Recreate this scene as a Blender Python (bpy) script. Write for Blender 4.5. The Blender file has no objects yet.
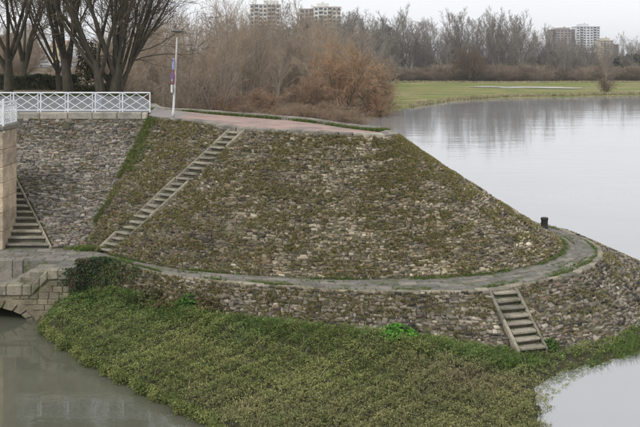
import bpy, math, random
import numpy as np
from mathutils import Vector, Matrix, noise

R = math.radians
rng = np.random.default_rng(7)
random.seed(11)
sc = bpy.context.scene
COL = sc.collection

# ------------------------------------------------------------------ camera, sky, sun, exposure
F, HY, CZ = 900.0, 55.0, 10.5            # focal length (px of a 640 wide frame), horizon row, eye height above the water
cam_d = bpy.data.cameras.new('camera')
cam = bpy.data.objects.new('camera', cam_d)
COL.objects.link(cam)
cam.location = (0, 0, CZ)
cam.rotation_euler = (R(90), 0, 0)
cam_d.sensor_width = 36
cam_d.lens = F / 640 * 36
cam_d.shift_y = -(213.5 - HY) / 640
cam_d.clip_start = 0.5
cam_d.clip_end = 20000
sc.camera = cam

world = bpy.data.worlds.new('World')
sc.world = world
world.use_nodes = True
wn, wl = world.node_tree.nodes, world.node_tree.links
wn.clear()
wo = wn.new('ShaderNodeOutputWorld')
bg = wn.new('ShaderNodeBackground')
sky = wn.new('ShaderNodeTexSky')
sky.sky_type = 'NISHITA'
sky.sun_disc = False
sky.sun_elevation = R(42)
sky.sun_rotation = R(215)
sky.dust_density = 4
hs = wn.new('ShaderNodeHueSaturation')
hs.inputs['Saturation'].default_value = 0.25
mixw = wn.new('ShaderNodeMixRGB')        # an even overcast deck over the clear sky
mixw.inputs[0].default_value = 0.86
tcw = wn.new('ShaderNodeTexCoord')
mpw = wn.new('ShaderNodeMapping')
mpw.inputs['Scale'].default_value = (1.5, 1.5, 4)
nzw = wn.new('ShaderNodeTexNoise')
nzw.inputs['Scale'].default_value = 1.6
nzw.inputs['Detail'].default_value = 4
crw = wn.new('ShaderNodeValToRGB')
crw.color_ramp.elements[0].position = 0.3
crw.color_ramp.elements[0].color = (10.0, 10.2, 10.6, 1)
crw.color_ramp.elements[1].position = 0.7
crw.color_ramp.elements[1].color = (10.9, 11.05, 11.35, 1)
wl.new(tcw.outputs['Generated'], mpw.inputs['Vector'])
wl.new(mpw.outputs[0], nzw.inputs['Vector'])
wl.new(nzw.outputs['Fac'], crw.inputs[0])
wl.new(sky.outputs[0], hs.inputs['Color'])
wl.new(hs.outputs[0], mixw.inputs[1])
wl.new(crw.outputs[0], mixw.inputs[2])
wl.new(mixw.outputs[0], bg.inputs[0])
bg.inputs[1].default_value = 0.1
wl.new(bg.outputs[0], wo.inputs[0])

sun_d = bpy.data.lights.new('sun', 'SUN')
sun_d.energy = 1.5
sun_d.angle = R(12)
sun_d.color = (1, 0.97, 0.93)
sun = bpy.data.objects.new('sun', sun_d)
COL.objects.link(sun)
sun.rotation_euler = (R(48), 0, R(-35))

sc.view_settings.view_transform = 'Standard'
sc.view_settings.look = 'None'
sc.view_settings.exposure = 0.13
sc.view_settings.gamma = 1
sc.cycles.max_bounces = 6
sc.cycles.diffuse_bounces = 3
sc.cycles.transparent_max_bounces = 6
sc.cycles.volume_bounces = 0
sc.cycles.use_denoising = True
sc.cycles.caustics_reflective = False
sc.cycles.caustics_refractive = False

# ------------------------------------------------------------------ helpers
def at(px, py, z=None, d=None):
    """a point of the place from where it is seen in the photograph, at a known height or a known depth"""
    if d is None:
        d = (CZ - z) * F / (py - HY)
    return np.array([(px - 320) * d / F, d, CZ - (py - HY) * d / F])

def tag(o, label=None, cat=None, group=None, kind=None):
    if label: o['label'] = label
    if cat: o['category'] = cat
    if group: o['group'] = group
    if kind: o['kind'] = kind
    return o

def empty(name, loc=(0, 0, 0), rz=0):
    o = bpy.data.objects.new(name, None)
    COL.objects.link(o)
    o.location = loc
    o.rotation_euler = (0, 0, rz)
    return o

def link(name, me, mat=None, parent=None, loc=None):
    o = bpy.data.objects.new(name, me)
    COL.objects.link(o)
    if mat is not None and len(me.materials) == 0:
        me.materials.append(mat)
    if parent is not None: o.parent = parent
    if loc is not None: o.location = loc
    return o

def copy_tree(o, parent=None):
    c = o.copy()
    COL.objects.link(c)
    c.parent = parent
    for ch in list(o.children):
        copy_tree(ch, c)
    return c

def np_mesh(name, verts, faces, cols=None, smooth=False):
    """faces: (n,k) int array, one k for all"""
    verts = np.asarray(verts, np.float32)
    faces = np.asarray(faces, np.int32)
    me = bpy.data.meshes.new(name)
    n, k = faces.shape
    me.vertices.add(len(verts))
    me.vertices.foreach_set('co', verts.ravel())
    me.loops.add(n * k)
    me.loops.foreach_set('vertex_index', faces.ravel())
    me.polygons.add(n)
    me.polygons.foreach_set('loop_start', np.arange(0, n * k, k, dtype=np.int32))
    if smooth:
        me.polygons.foreach_set('use_smooth', np.ones(n, bool))
    if cols is not None:
        set_col(me, cols)
    me.update()
    me.validate()
    return me

def set_col(me, cols):
    cols = np.asarray(cols, np.float32)
    if cols.ndim == 1: cols = np.tile(cols, (len(me.vertices), 1))
    a = me.color_attributes.new('Col', 'FLOAT_COLOR', 'POINT')
    c4 = np.ones((len(cols), 4), np.float32)
    c4[:, :3] = cols[:, :3]
    a.data.foreach_set('color', c4.ravel())

class MB:
    """collects pieces of ONE part"""
    def __init__(s): s.v, s.f = [], []
    def add(s, v, f):
        b = len(s.v)
        s.v += [tuple(p) for p in v]
        s.f += [tuple(i + b for i in q) for q in f]
        return s
    def box(s, x0, x1, y0, y1, z0, z1):
        return s.add([(x0,y0,z0),(x1,y0,z0),(x1,y1,z0),(x0,y1,z0),(x0,y0,z1),(x1,y0,z1),(x1,y1,z1),(x0,y1,z1)],
                     [(0,3,2,1),(4,5,6,7),(0,1,5,4),(1,2,6,5),(2,3,7,6),(3,0,4,7)])
    def bar(s, a, b, w, h=None, up=(0, 0, 1)):
        a, b = Vector(a), Vector(b)
        d = (b - a).normalized()
        u = Vector(up)
        x = d.cross(u)
        if x.length < 1e-4: x = d.cross(Vector((1, 0, 0)))
        x.normalize()
        y = x.cross(d)
        h = h or w
        v = [p + x * i * w / 2 + y * j * h / 2 for p in (a, b) for i, j in ((-1,-1),(1,-1),(1,1),(-1,1))]
        return s.add(v, [(0,1,2,3),(7,6,5,4),(0,4,5,1),(1,5,6,2),(2,6,7,3),(3,7,4,0)])
    def lathe(s, prof, c=(0, 0, 0), n=20, axis=None):
        M = Matrix.Identity(3) if axis is None else Vector((0, 0, 1)).rotation_difference(Vector(axis)).to_matrix()
        v, f = [], []
        for r, z in prof:
            for k in range(n):
                a = 2 * math.pi * k / n
                v.append(Vector(c) + M @ Vector((r * math.cos(a), r * math.sin(a), z)))
        for i in range(len(prof) - 1):
            for k in range(n):
                f.append((i*n+k, i*n+(k+1) % n, (i+1)*n+(k+1) % n, (i+1)*n+k))
        f.append(tuple(range(n-1, -1, -1)))
        f.append(tuple((len(prof)-1)*n+k for k in range(n)))
        return s.add(v, f)
    def prism(s, poly, off):
        """poly: list of 3D points, extruded by vector off"""
        n = len(poly)
        off = Vector(off)
        v = [Vector(p) for p in poly] + [Vector(p) + off for p in poly]
        f = [tuple(range(n)), tuple(range(2*n-1, n-1, -1))] + [(i, i+n, (i+1) % n + n, (i+1) % n) for i in range(n)]
        return s.add(v, f)
    def mesh(s, name, bevel=0, smooth=False):
        me = bpy.data.meshes.new(name)
        me.from_pydata(s.v, [], s.f)
        import bmesh
        bm = bmesh.new()
        bm.from_mesh(me)
        bmesh.ops.recalc_face_normals(bm, faces=bm.faces)
        if bevel:
            bmesh.ops.bevel(bm, geom=list(bm.edges), offset=bevel, segments=1, affect='EDGES', clamp_overlap=True)
        if smooth:
            for fc in bm.faces: fc.smooth = True
        bm.to_mesh(me)
        bm.free()
        return me
    def build(s, name, mat, parent=None, bevel=0, smooth=False, loc=None):
        return link(name, s.mesh(name, bevel, smooth), mat, parent, loc)

def catmull(P, n):
    P = np.asarray(P, float)
    t = np.linspace(0, len(P) - 1, n)
    i = np.clip(t.astype(int), 0, len(P) - 2)
    f = (t - i)[:, None]
    p0 = P[np.clip(i-1, 0, len(P)-1)]; p1 = P[i]; p2 = P[i+1]; p3 = P[np.clip(i+2, 0, len(P)-1)]
    return 0.5*((2*p1) + (-p0+p2)*f + (2*p0-5*p1+4*p2-p3)*f**2 + (-p0+3*p1-3*p2+p3)*f**3)

def grid_faces(nu, nv):
    i, j = np.meshgrid(np.arange(nu-1), np.arange(nv-1), indexing='ij')
    a = (i*nv + j).ravel()
    return np.stack([a, a+nv, a+nv+1, a+1], 1)

def nz(p, s=1.0):
    return noise.noise(Vector((p[0]*s, p[1]*s, p[2]*s)))

def unit(v):
    v = np.asarray(v, float)
    return v / (np.linalg.norm(v, axis=-1, keepdims=True) + 1e-9)

# ------------------------------------------------------------------ materials
def mat_base(name, rough=0.85, spec=0.3):
    m = bpy.data.materials.new(name)
    m.use_nodes = True
    b = m.node_tree.nodes['Principled BSDF']
    b.inputs['Roughness'].default_value = rough
    b.inputs['Specular IOR Level'].default_value = spec
    return m, m.node_tree.nodes, m.node_tree.links, b

def noise_node(n, l, scale, detail=4, rough=0.6, vec=None, coord='Object', mapping=None):
    t = n.new('ShaderNodeTexNoise')
    t.inputs['Scale'].default_value = scale
    t.inputs['Detail'].default_value = detail
    t.inputs['Roughness'].default_value = rough
    if vec is None:
        g = n.new('ShaderNodeNewGeometry')
        vec = g.outputs['Position']
    if mapping:
        mp = n.new('ShaderNodeMapping')
        mp.inputs['Scale'].default_value = mapping
        l.new(vec, mp.inputs['Vector'])
        vec = mp.outputs[0]
    l.new(vec, t.inputs['Vector'])
    return t

def ramp(n, l, src, stops):
    r = n.new('ShaderNodeValToRGB')
    e = r.color_ramp.elements
    while len(e) < len(stops): e.new(0.5)
    for k, (p, c) in enumerate(stops):
        e[k].position = p
        e[k].color = (*c, 1) if len(c) == 3 else c
    l.new(src, r.inputs[0])
    return r

def mulc(n, l, a, b, fac=1.0, mode='MULTIPLY'):
    m = n.new('ShaderNodeMixRGB')
    m.blend_type = mode
    if isinstance(fac, float): m.inputs[0].default_value = fac
    else: l.new(fac, m.inputs[0])
    for k, x in ((1, a), (2, b)):
        if isinstance(x, tuple): m.inputs[k].default_value = (*x, 1)
        else: l.new(x, m.inputs[k])
    return m.outputs[0]

def bump(n, l, b, src, strength=0.5, dist=0.02):
    bp = n.new('ShaderNodeBump')
    bp.inputs['Strength'].default_value = strength
    bp.inputs['Distance'].default_value = dist
    l.new(src, bp.inputs['Height'])
    l.new(bp.outputs[0], b.inputs['Normal'])

def stone_mat(name, moss=0.0, mosscol=(0.07, 0.08, 0.025), base=None, lichen=0.15):
    """per stone colour (vertex tint x object colour) with grain, lichen and moss of their own shape"""
    m, n, l, b = mat_base(name, 0.9, 0.2)
    if base is None:
        a = n.new('ShaderNodeVertexColor'); a.layer_name = 'Col'
        oi = n.new('ShaderNodeObjectInfo')
        c = mulc(n, l, a.outputs[0], oi.outputs['Color'])
    else:
        oi = n.new('ShaderNodeObjectInfo')
        v = ramp(n, l, oi.outputs['Random'], [(0, (0.8, 0.8, 0.8)), (1, (1.2, 1.17, 1.12))])
        c = mulc(n, l, base, v.outputs[0])
    g = noise_node(n, l, 14, 6, 0.7)
    gr = ramp(n, l, g.outputs['Fac'], [(0.25, (0.55, 0.55, 0.55)), (0.5, (1, 1, 1)), (0.8, (1.4, 1.38, 1.34))])
    c = mulc(n, l, c, gr.outputs[0])
    st = noise_node(n, l, 1.7, 5, 0.65)
    sr = ramp(n, l, st.outputs['Fac'], [(0.35, (0.7, 0.69, 0.66)), (0.65, (1.15, 1.13, 1.08))])
    c = mulc(n, l, c, sr.outputs[0])
    li = noise_node(n, l, 5.5, 3, 0.5)
    lr = ramp(n, l, li.outputs['Fac'], [(0.66, (0, 0, 0)), (0.74, (lichen,)*3)])
    c = mulc(n, l, c, (0.5, 0.49, 0.43), lr.outputs[0], 'MIX')
    if moss:
        mo = noise_node(n, l, 1.1, 6, 0.7)
        mr = ramp(n, l, mo.outputs['Fac'], [(0.62 - 0.25*moss, (0, 0, 0)), (0.75 - 0.15*moss, (0.75,)*3)])
        c = mulc(n, l, c, mosscol, mr.outputs[0], 'MIX')
    l.new(c, b.inputs['Base Color'])
    bump(n, l, b, g.outputs['Fac'], 0.6, 0.03)
    return m

def noise_mat(name, stops, scale=3, detail=6, rough=0.9, bstr=0.4, bdist=0.02, spec=0.2, scale2=None, stops2=None):
    m, n, l, b = mat_base(name, rough, spec)
    t = noise_node(n, l, scale, detail, 0.65)
    c = ramp(n, l, t.outputs['Fac'], stops).outputs[0]
    if scale2:
        t2 = noise_node(n, l, scale2, 4, 0.6)
        c = mulc(n, l, c, ramp(n, l, t2.outputs['Fac'], stops2).outputs[0])
    l.new(c, b.inputs['Base Color'])
    bump(n, l, b, t.outputs['Fac'], bstr, bdist)
    return m

def leaf_mat(name, trans=0.25, rough=0.7):
    m, n, l, b = mat_base(name, rough, 0.25)
    a = n.new('ShaderNodeVertexColor'); a.layer_name = 'Col'
    oi = n.new('ShaderNodeObjectInfo')
    c = mulc(n, l, a.outputs[0], oi.outputs['Color'])
    l.new(c, b.inputs['Base Color'])
    tr = n.new('ShaderNodeBsdfTranslucent')
    l.new(c, tr.inputs['Color'])
    mx = n.new('ShaderNodeMixShader')
    mx.inputs[0].default_value = trans
    l.new(b.outputs[0], mx.inputs[1]); l.new(tr.outputs[0], mx.inputs[2])
    l.new(mx.outputs[0], n['Material Output'].inputs[0])
    return m

def plain(name, col, rough=0.5, metal=0.0, spec=0.4, var=0.12, scale=6):
    m, n, l, b = mat_base(name, rough, spec)
    t = noise_node(n, l, scale, 4, 0.6)
    r = ramp(n, l, t.outputs['Fac'], [(0.3, tuple(x*(1-var) for x in col)), (0.7, tuple(x*(1+var) for x in col))])
    l.new(r.outputs[0], b.inputs['Base Color'])
    b.inputs['Metallic'].default_value = metal
    return m

def bark_mat(name, c0, c1, scale=6):
    m, n, l, b = mat_base(name, 0.95, 0.1)
    t = noise_node(n, l, scale, 4, 0.7, mapping=(1, 1, 0.25))
    r = ramp(n, l, t.outputs['Fac'], [(0.3, c0), (0.7, c1)])
    oi = n.new('ShaderNodeObjectInfo')
    l.new(mulc(n, l, r.outputs[0], oi.outputs['Color']), b.inputs['Base Color'])
    bump(n, l, b, t.outputs['Fac'], 0.5, 0.03)
    return m

def water_mat(name, col, rough, wave, wdist, wmap, ior=1.33, spec=0.5):
    m, n, l, b = mat_base(name, rough, spec)
    b.inputs['IOR'].default_value = ior
    t = noise_node(n, l, 0.05, 4, 0.6)
    r = ramp(n, l, t.outputs['Fac'], [(0.3, tuple(x*0.9 for x in col)), (0.7, tuple(x*1.08 for x in col))])
    l.new(r.outputs[0], b.inputs['Base Color'])
    w = noise_node(n, l, wave, 5, 0.55, mapping=wmap)
    w2 = noise_node(n, l, wave*0.12, 2, 0.5, mapping=wmap)
    ad = n.new('ShaderNodeMath'); ad.operation = 'MULTIPLY_ADD'
    ad.inputs[1].default_value = 2.5
    l.new(w2.outputs['Fac'], ad.inputs[0]); l.new(w.outputs['Fac'], ad.inputs[2])
    bump(n, l, b, ad.outputs[0], 1.0, wdist)
    return m

M = {}
M['stone'] = stone_mat('weathered rubble stone', moss=0.25)
M['stone_clean'] = stone_mat('grey rubble stone', moss=0.05)
M['mortar'] = noise_mat('earth and old mortar joints', [(0.3, (0.05, 0.044, 0.033)), (0.45, (0.11, 0.095, 0.07)), (0.55, (0.1, 0.1, 0.04)), (0.64, (0.13, 0.11, 0.08)), (0.78, (0.2, 0.175, 0.135))], 9, 9, bdist=0.06)
M['coping'] = stone_mat('pale coping stone', base=(0.36, 0.345, 0.31), moss=0.12, lichen=0.4)
M['coping_dark'] = stone_mat('lichen grey coping stone', base=(0.22, 0.21, 0.19), moss=0.2, lichen=0.3)
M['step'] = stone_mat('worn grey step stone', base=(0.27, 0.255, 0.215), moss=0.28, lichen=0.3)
M['riser'] = stone_mat('dark mossy shaded riser stone', base=(0.1, 0.095, 0.075), moss=0.3, lichen=0.1)  # dark base carries the shade under the treads as well as moss
M['string'] = stone_mat('weathered stringer stone', base=(0.25, 0.235, 0.195), moss=0.32, lichen=0.35)
M['flag'] = stone_mat('grey flagstone', base=(0.2, 0.19, 0.175), moss=0.15, lichen=0.25)
M['kerb'] = stone_mat('pale kerb stone', base=(0.27, 0.25, 0.21), moss=0.42, lichen=0.3)
M['ashlar'] = stone_mat('cream ashlar', base=(0.5, 0.415, 0.325), moss=0.03, lichen=0.35)
M['culvert'] = stone_mat('mossy grey ashlar', base=(0.21, 0.19, 0.145), moss=0.45, lichen=0.3)
M['pathsoil'] = noise_mat('trodden path surface', [(0.3, (0.1, 0.09, 0.075)), (0.48, (0.17, 0.16, 0.145)), (0.6, (0.09, 0.1, 0.04)), (0.75, (0.2, 0.185, 0.17))], 2.2, 7, bdist=0.02)
M['pink'] = noise_mat('pink gravelled surface', [(0.25, (0.3, 0.21, 0.18)), (0.5, (0.38, 0.265, 0.225)), (0.75, (0.45, 0.33, 0.285))], 9, 8, bdist=0.008, scale2=0.9, stops2=[(0.35, (0.68, 0.72, 0.75)), (0.5, (.95, .95, .95)), (0.65, (1.1, 1.06, 1.0))])
pm_ = M['pink']; n_, l_ = pm_.node_tree.nodes, pm_.node_tree.links
b_ = n_['Principled BSDF']; src_ = b_.inputs['Base Color'].links[0].from_socket
ge_ = n_.new('ShaderNodeNewGeometry'); sp_ = n_.new('ShaderNodeSeparateXYZ'); l_.new(ge_.outputs['Position'], sp_.inputs[0])
nn_ = noise_node(n_, l_, .8, 4, .6)
ma_ = n_.new('ShaderNodeMath'); ma_.operation = 'MULTIPLY_ADD'; ma_.inputs[1].default_value = 3.0
l_.new(nn_.outputs['Fac'], ma_.inputs[0]); l_.new(sp_.outputs['X'], ma_.inputs[2])
mr_ = n_.new('ShaderNodeMapRange'); mr_.inputs['From Min'].default_value = -5.0; mr_.inputs['From Max'].default_value = -6.2
l_.new(ma_.outputs[0], mr_.inputs['Value'])
l_.new(mulc(n_, l_, mulc(n_, l_, src_, (.9, .93, .95)), (.23, .21, .2), mr_.outputs[0], 'MIX'), b_.inputs['Base Color'])
M['asphalt'] = noise_mat('grey road asphalt', [(0.3, (0.12, 0.12, 0.125)), (0.7, (0.2, 0.2, 0.205))], 6, 8, bdist=0.006)
M['soil'] = noise_mat('wet bank soil', [(0.3, (0.03, 0.028, 0.016)), (0.55, (0.06, 0.055, 0.03)), (0.8, (0.1, 0.085, 0.055))], 3, 7, bdist=0.06)
M['leaf'] = leaf_mat('leaf')
M['blade'] = leaf_mat('grass blade', 0.3)
M['white'] = plain('white railing paint', (0.68, 0.7, 0.73), 0.5, var=0.14, scale=3)
M['pole'] = plain('galvanised pole', (0.5, 0.5, 0.49), 0.5, 0.2)
M['dark'] = plain('dark lamp hood', (0.1, 0.095, 0.085), 0.6)
M['glass_lamp'] = plain('frosted lamp glass', (0.36, 0.31, 0.23), 0.3)
M['blue'] = plain('blue sign enamel', (0.025, 0.11, 0.46), 0.4, var=0.04)
M['red'] = plain('red sign enamel', (0.5, 0.03, 0.04), 0.4, var=0.04)
M['signwhite'] = plain('white sign enamel', (0.75, 0.75, 0.74), 0.4, var=0.04)
M['rust'] = plain('blackened iron', (0.035, 0.03, 0.028), 0.6, 0.3, var=0.35, scale=9)
M['bark'] = bark_mat('dark ridged bark', (0.05, 0.045, 0.035), (0.13, 0.115, 0.09))
M['twig'] = bark_mat('dry twig', (0.12, 0.1, 0.075), (0.2, 0.165, 0.125), 1)
M['river'] = water_mat('silty river water', (0.3, 0.305, 0.31), 0.01, 0.5, 0.015, (0.5, 1.3, 1), 1.95, 0.55)
M['canal'] = water_mat('still green canal water', (0.1, 0.102, 0.074), 0.01, 1.2, 0.0035, (1, 1.6, 1), 1.55)

def unit_stone(seed):
    r = random.Random(seed)
    j = lambda a: r.uniform(-a, a)
    c = [(-.5,-.5),(.5,-.5),(.5,.5),(-.5,.5)]
    jit = [(x+j(.17), y+j(.2)) for x, y in c]
    v = [(x, y, -0.6) for x, y in jit]
    v += [(x*.96, y*.96, 0.35+j(.3)) for x, y in jit]
    v += [(x*.84+j(.07), y*.76+j(.08), 0.9+j(.25)) for x, y in jit]
    f = []
    for k in range(4):
        k2 = (k+1) % 4
        f += [(k, k2, 4+k2, 4+k), (4+k, 4+k2, 8+k2, 8+k)]
    f.append((8, 9, 10, 11))
    return np.array(v), np.array(f)
STONES = [unit_stone(k) for k in range(24)]
CHIPS = [(np.concatenate([v[:4], v[8:]]), np.array([(0,1,5,4),(1,2,6,5),(2,3,7,6),(3,0,4,7),(4,5,6,7)])) for v, _ in STONES]
STONE_ME = {}
def stone_mesh(k, mat):
    if (k, mat.name) not in STONE_ME:
        v, f = STONES[k]
        me = np_mesh('stone', v, f, (1, 1, 1))
        me.materials.append(mat)
        STONE_ME[(k, mat.name)] = me
    return STONE_ME[(k, mat.name)]

def palette(rs, pal):
    w = np.array([p[0] for p in pal]); k = rs.choice(len(pal), p=w/w.sum())
    return np.array(pal[k][1]) * rs.uniform(0.8, 1.22)

BANDS = []     # flights of steps let into the slopes: (bottom centre, top centre, sideways direction, half width)
def in_band(p, extra=0.0):
    for a0, a1, lat, hw in BANDS:
        ax = a1 - a0
        A = np.stack([ax, lat], 1)
        (t, q), *_ = np.linalg.lstsq(A, p - a0, rcond=None)
        res = p - a0 - A @ np.array([t, q])
        if -0.04 < t < 1.03 and abs(q) < hw + extra and np.linalg.norm(res) < 1.2:
            return True
    return False
def bands_mask(P, extra=0.0):
    m = np.zeros(len(P), bool)
    for a0, a1, lat, hw in BANDS:
        A = np.stack([a1 - a0, lat], 1)
        s = (P - a0) @ np.linalg.pinv(A).T
        res = np.linalg.norm(P - a0 - s @ A.T, axis=1)
        m |= (s[:, 0] > -0.04) & (s[:, 0] < 1.03) & (np.abs(s[:, 1]) < hw + extra) & (res < 1.2)
    return m

def blades(pts, nrm, cols, n, lmin, lmax, wid, spread, droop=0.0, seed=1, short=False):
    """grass tufts: n blades at every point, each a bent strip of two faces"""
    r = np.random.default_rng(seed)
    N = len(pts)
    if N == 0: return np.zeros((0, 3)), np.zeros((0, 4), int), np.zeros((0, 3))
    P = np.repeat(pts, n, 0); Nn = np.repeat(nrm, n, 0); C = np.repeat(cols, n, 0)
    m = len(P)
    rd = r.normal(size=(m, 3)); rd -= (rd*Nn).sum(1)[:, None]*Nn; rd = unit(rd)
    sp = r.uniform(0.1, 1, (m, 1))*spread
    L = r.uniform(lmin, lmax, (m, 1))
    d1 = unit(Nn + rd*sp)
    d2 = unit(Nn + rd*sp*2.2 - np.array([0, 0, droop]))
    P = P + rd*r.uniform(0, 0.5, (m, 1))*L
    side = unit(np.cross(d1, Nn + r.normal(size=(m, 3))*0.3))*wid*r.uniform(0.6, 1.3, (m, 1))
    a, b = P - side*0.5 - Nn*0.02, P + side*0.5 - Nn*0.02
    mid = P + d1*L*0.55
    tip = mid + d2*L*0.5
    if short:                                     # one face to a blade
        V = np.stack([a, b, tip + side*0.3, tip - side*0.3], 1).reshape(-1, 3)
        C = C*r.uniform(0.7, 1.3, (m, 1))
        return V, np.arange(m*4).reshape(-1, 4), np.repeat(C, 4, 0)
    V = np.stack([a, b, mid + side*0.42, mid - side*0.42, tip + side*0.08, tip - side*0.08], 1).reshape(-1, 3)
    k = np.arange(m)[:, None]*6
    Fc = np.concatenate([k + np.array([[0, 1, 2, 3]]), k + np.array([[3, 2, 4, 5]])])
    C = C*r.uniform(0.75, 1.25, (m, 1))
    return V, Fc, np.repeat(C, 6, 0)

def leaves(pts, nrm, cols, n, lmin, lmax, wid, tilt=(0.3, 1.3), seed=1, rise=0.0):
    """rosettes: n diamond leaves round every point"""
    r = np.random.default_rng(seed)
    P = np.repeat(pts, n, 0); Nn = np.repeat(nrm, n, 0); C = np.repeat(cols, n, 0)
    m = len(P)
    rd = r.normal(size=(m, 3)); rd -= (rd*Nn).sum(1)[:, None]*Nn; rd = unit(rd)
    L = r.uniform(lmin, lmax, (m, 1))
    d = unit(rd + Nn*r.uniform(*tilt, (m, 1)) - 0.25*r.random((m, 1))*Nn)
    s = unit(np.cross(d, Nn + 0.4*r.normal(size=(m, 3))))*L*wid
    up = unit(np.cross(s, d))
    P = P + Nn*r.uniform(0, 1, (m, 1))*rise + rd*0.01
    mid = P + d*L*0.5 - up*L*0.06
    V = np.stack([P, mid + s*0.5 + up*L*.1, P + d*L, mid - s*0.5 + up*L*.1], 1).reshape(-1, 3)
    Fc = np.arange(m*4).reshape(-1, 4)
    C = C*r.uniform(0.65, 1.3, (m, 1))
    return V, Fc, np.repeat(C, 4, 0)

# ------------------------------------------------------------------ outline of the mole: top edge T, foot of the slope B, path edge O, foot of the lower wall L
PAIRS = [
 ((-8.95,47.0,7.16), (-10.5,39.8,1.97), (-10.0,36.9,1.98), (-9.9,35.7)),
 ((-7.30,45.2,7.20), (-9.30,38.8,1.94), (-8.70,37.4,1.94), (-8.3,36.4)),
 ((-5.80,43.5,7.20), (-7.92,37.78,1.9), (-7.30,36.3,1.9), (-6.8,35.2)),
 ((-4.60,42.0,7.13), (-6.1,36.4,1.9), (-5.60,35.0,1.9), (-5.0,33.8)),
 ((-3.64,41.0,7.08), (-4.60,35.8,1.9), (-4.40,34.4,1.9), (-3.9,33.0)),
 ((-2.20,40.3,7.06), (-2.60,35.15,1.9), (-2.50,33.7,1.9), (-2.2,32.2)),
 ((-0.88,39.8,7.05), (-0.77,34.7,1.9), (-0.75,33.2,1.9), (-0.6,31.6)),
 ((1.00,39.5,6.98), (1.00,34.55,1.9), (1.00,32.8,1.9), (1.0,31.1)),
 ((2.30,39.5,6.92), (3.00,34.6,1.9), (3.20,32.6,1.9), (3.4,30.5)),
 ((3.00,39.8,6.88), (5.04,34.9,1.9), (5.60,32.75,1.9), (6.4,30.25)),
 ((3.40,40.2,6.87), (7.14,35.7,1.9), (8.00,33.9,1.9), (9.8,31.3)),
 ((3.55,40.7,6.86), (9.10,37.2,1.9), (10.2,35.6,1.9), (12.8,33.7)),
 ((3.50,41.2,6.86), (10.5,39.2,1.9), (11.8,37.9,1.9), (15.2,36.4)),
 ((3.35,41.7,6.86), (11.1,41.2,1.9), (12.45,40.2,1.9), (17.0,40.0)),
 ((2.80,42.3,6.86), (10.95,43.2,1.9), (12.3,42.8,1.9), (17.2,44.6)),
 ((1.50,43.6,6.90), (9.80,45.5,1.9), (11.4,45.4,1.9), (15.4,49.0)),
 ((-1.00,46.3,7.05), (6.50,48.5,1.9), (8.0,49.5,1.9), (10.0,54.0)),
 ((-6.45,48.7,7.30), (-1.0,53.0,1.9), (0.0,54.6,1.9), (1.0,56.5)),
 ((-9.20,50.8,7.40), (-5.0,57.5,1.9), (-4.0,59.0,1.9), (-3.0,61)),
 ((-13.0,70.0,7.40), (-8.0,75.0,1.9), (-7.0,77.0,1.9), (-6.0,79)),
]
NU = 420
Tc = catmull([p[0] for p in PAIRS], NU)
Bc = catmull([p[1] for p in PAIRS], NU)
Oc = catmull([p[2] for p in PAIRS], NU)
Lc = catmull([(*p[3], -0.4) for p in PAIRS], NU)
def uidx(k): return int(k*(NU-1)/(len(PAIRS)-1))

def ruled(A, Bq):
    def S(u, s):           # u in 0..NU-1 (float array), s in 0..1 from the foot up
        u = np.asarray(u, float); i = np.clip(u.astype(int), 0, NU-2); f = (u-i)[:, None]
        a = A[i]*(1-f) + A[i+1]*f; b = Bq[i]*(1-f) + Bq[i+1]*f
        s = np.asarray(s, float)[:, None]
        return b*(1-s) + a*s
    return S

def wall_frame(S, u, s):
    e = 0.25
    p = S(u, s)
    tu = unit(S(np.clip(u+e, 0, NU-1), s) - S(np.clip(u-e, 0, NU-1), s))
    ts = unit(S(u, np.clip(s+.02, 0, 1.02)) - S(u, np.clip(s-.02, -.02, 1)))
    n = unit(np.cross(tu, ts))
    return p, tu, ts, n

# flights of steps (bottom centre, top centre, sideways unit vector, half width, steps)
def flight(b, t, lat, hw, n):
    b, t, lat = np.array(b, float), np.array(t, float), unit(np.array(lat, float))
    BANDS.append((b, t, lat, hw + 0.16))
    return (b, t, lat, hw, n)
FL_DIAG = flight((-9.45, 39.12, 1.95), (-3.75, 41.15, 7.12), (0.76, -0.65, 0), 0.36, 23)
FL_LEFT = flight((-12.9, 39.75, 2.02), (-17.4, 45.6, 6.17), (1, 0, 0), 0.93, 18)
FL_LOW = flight((7.35, 31.0, 0.32), (6.72, 33.15, 1.92), (0.93, 0.30, 0), 0.46, 8)

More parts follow.
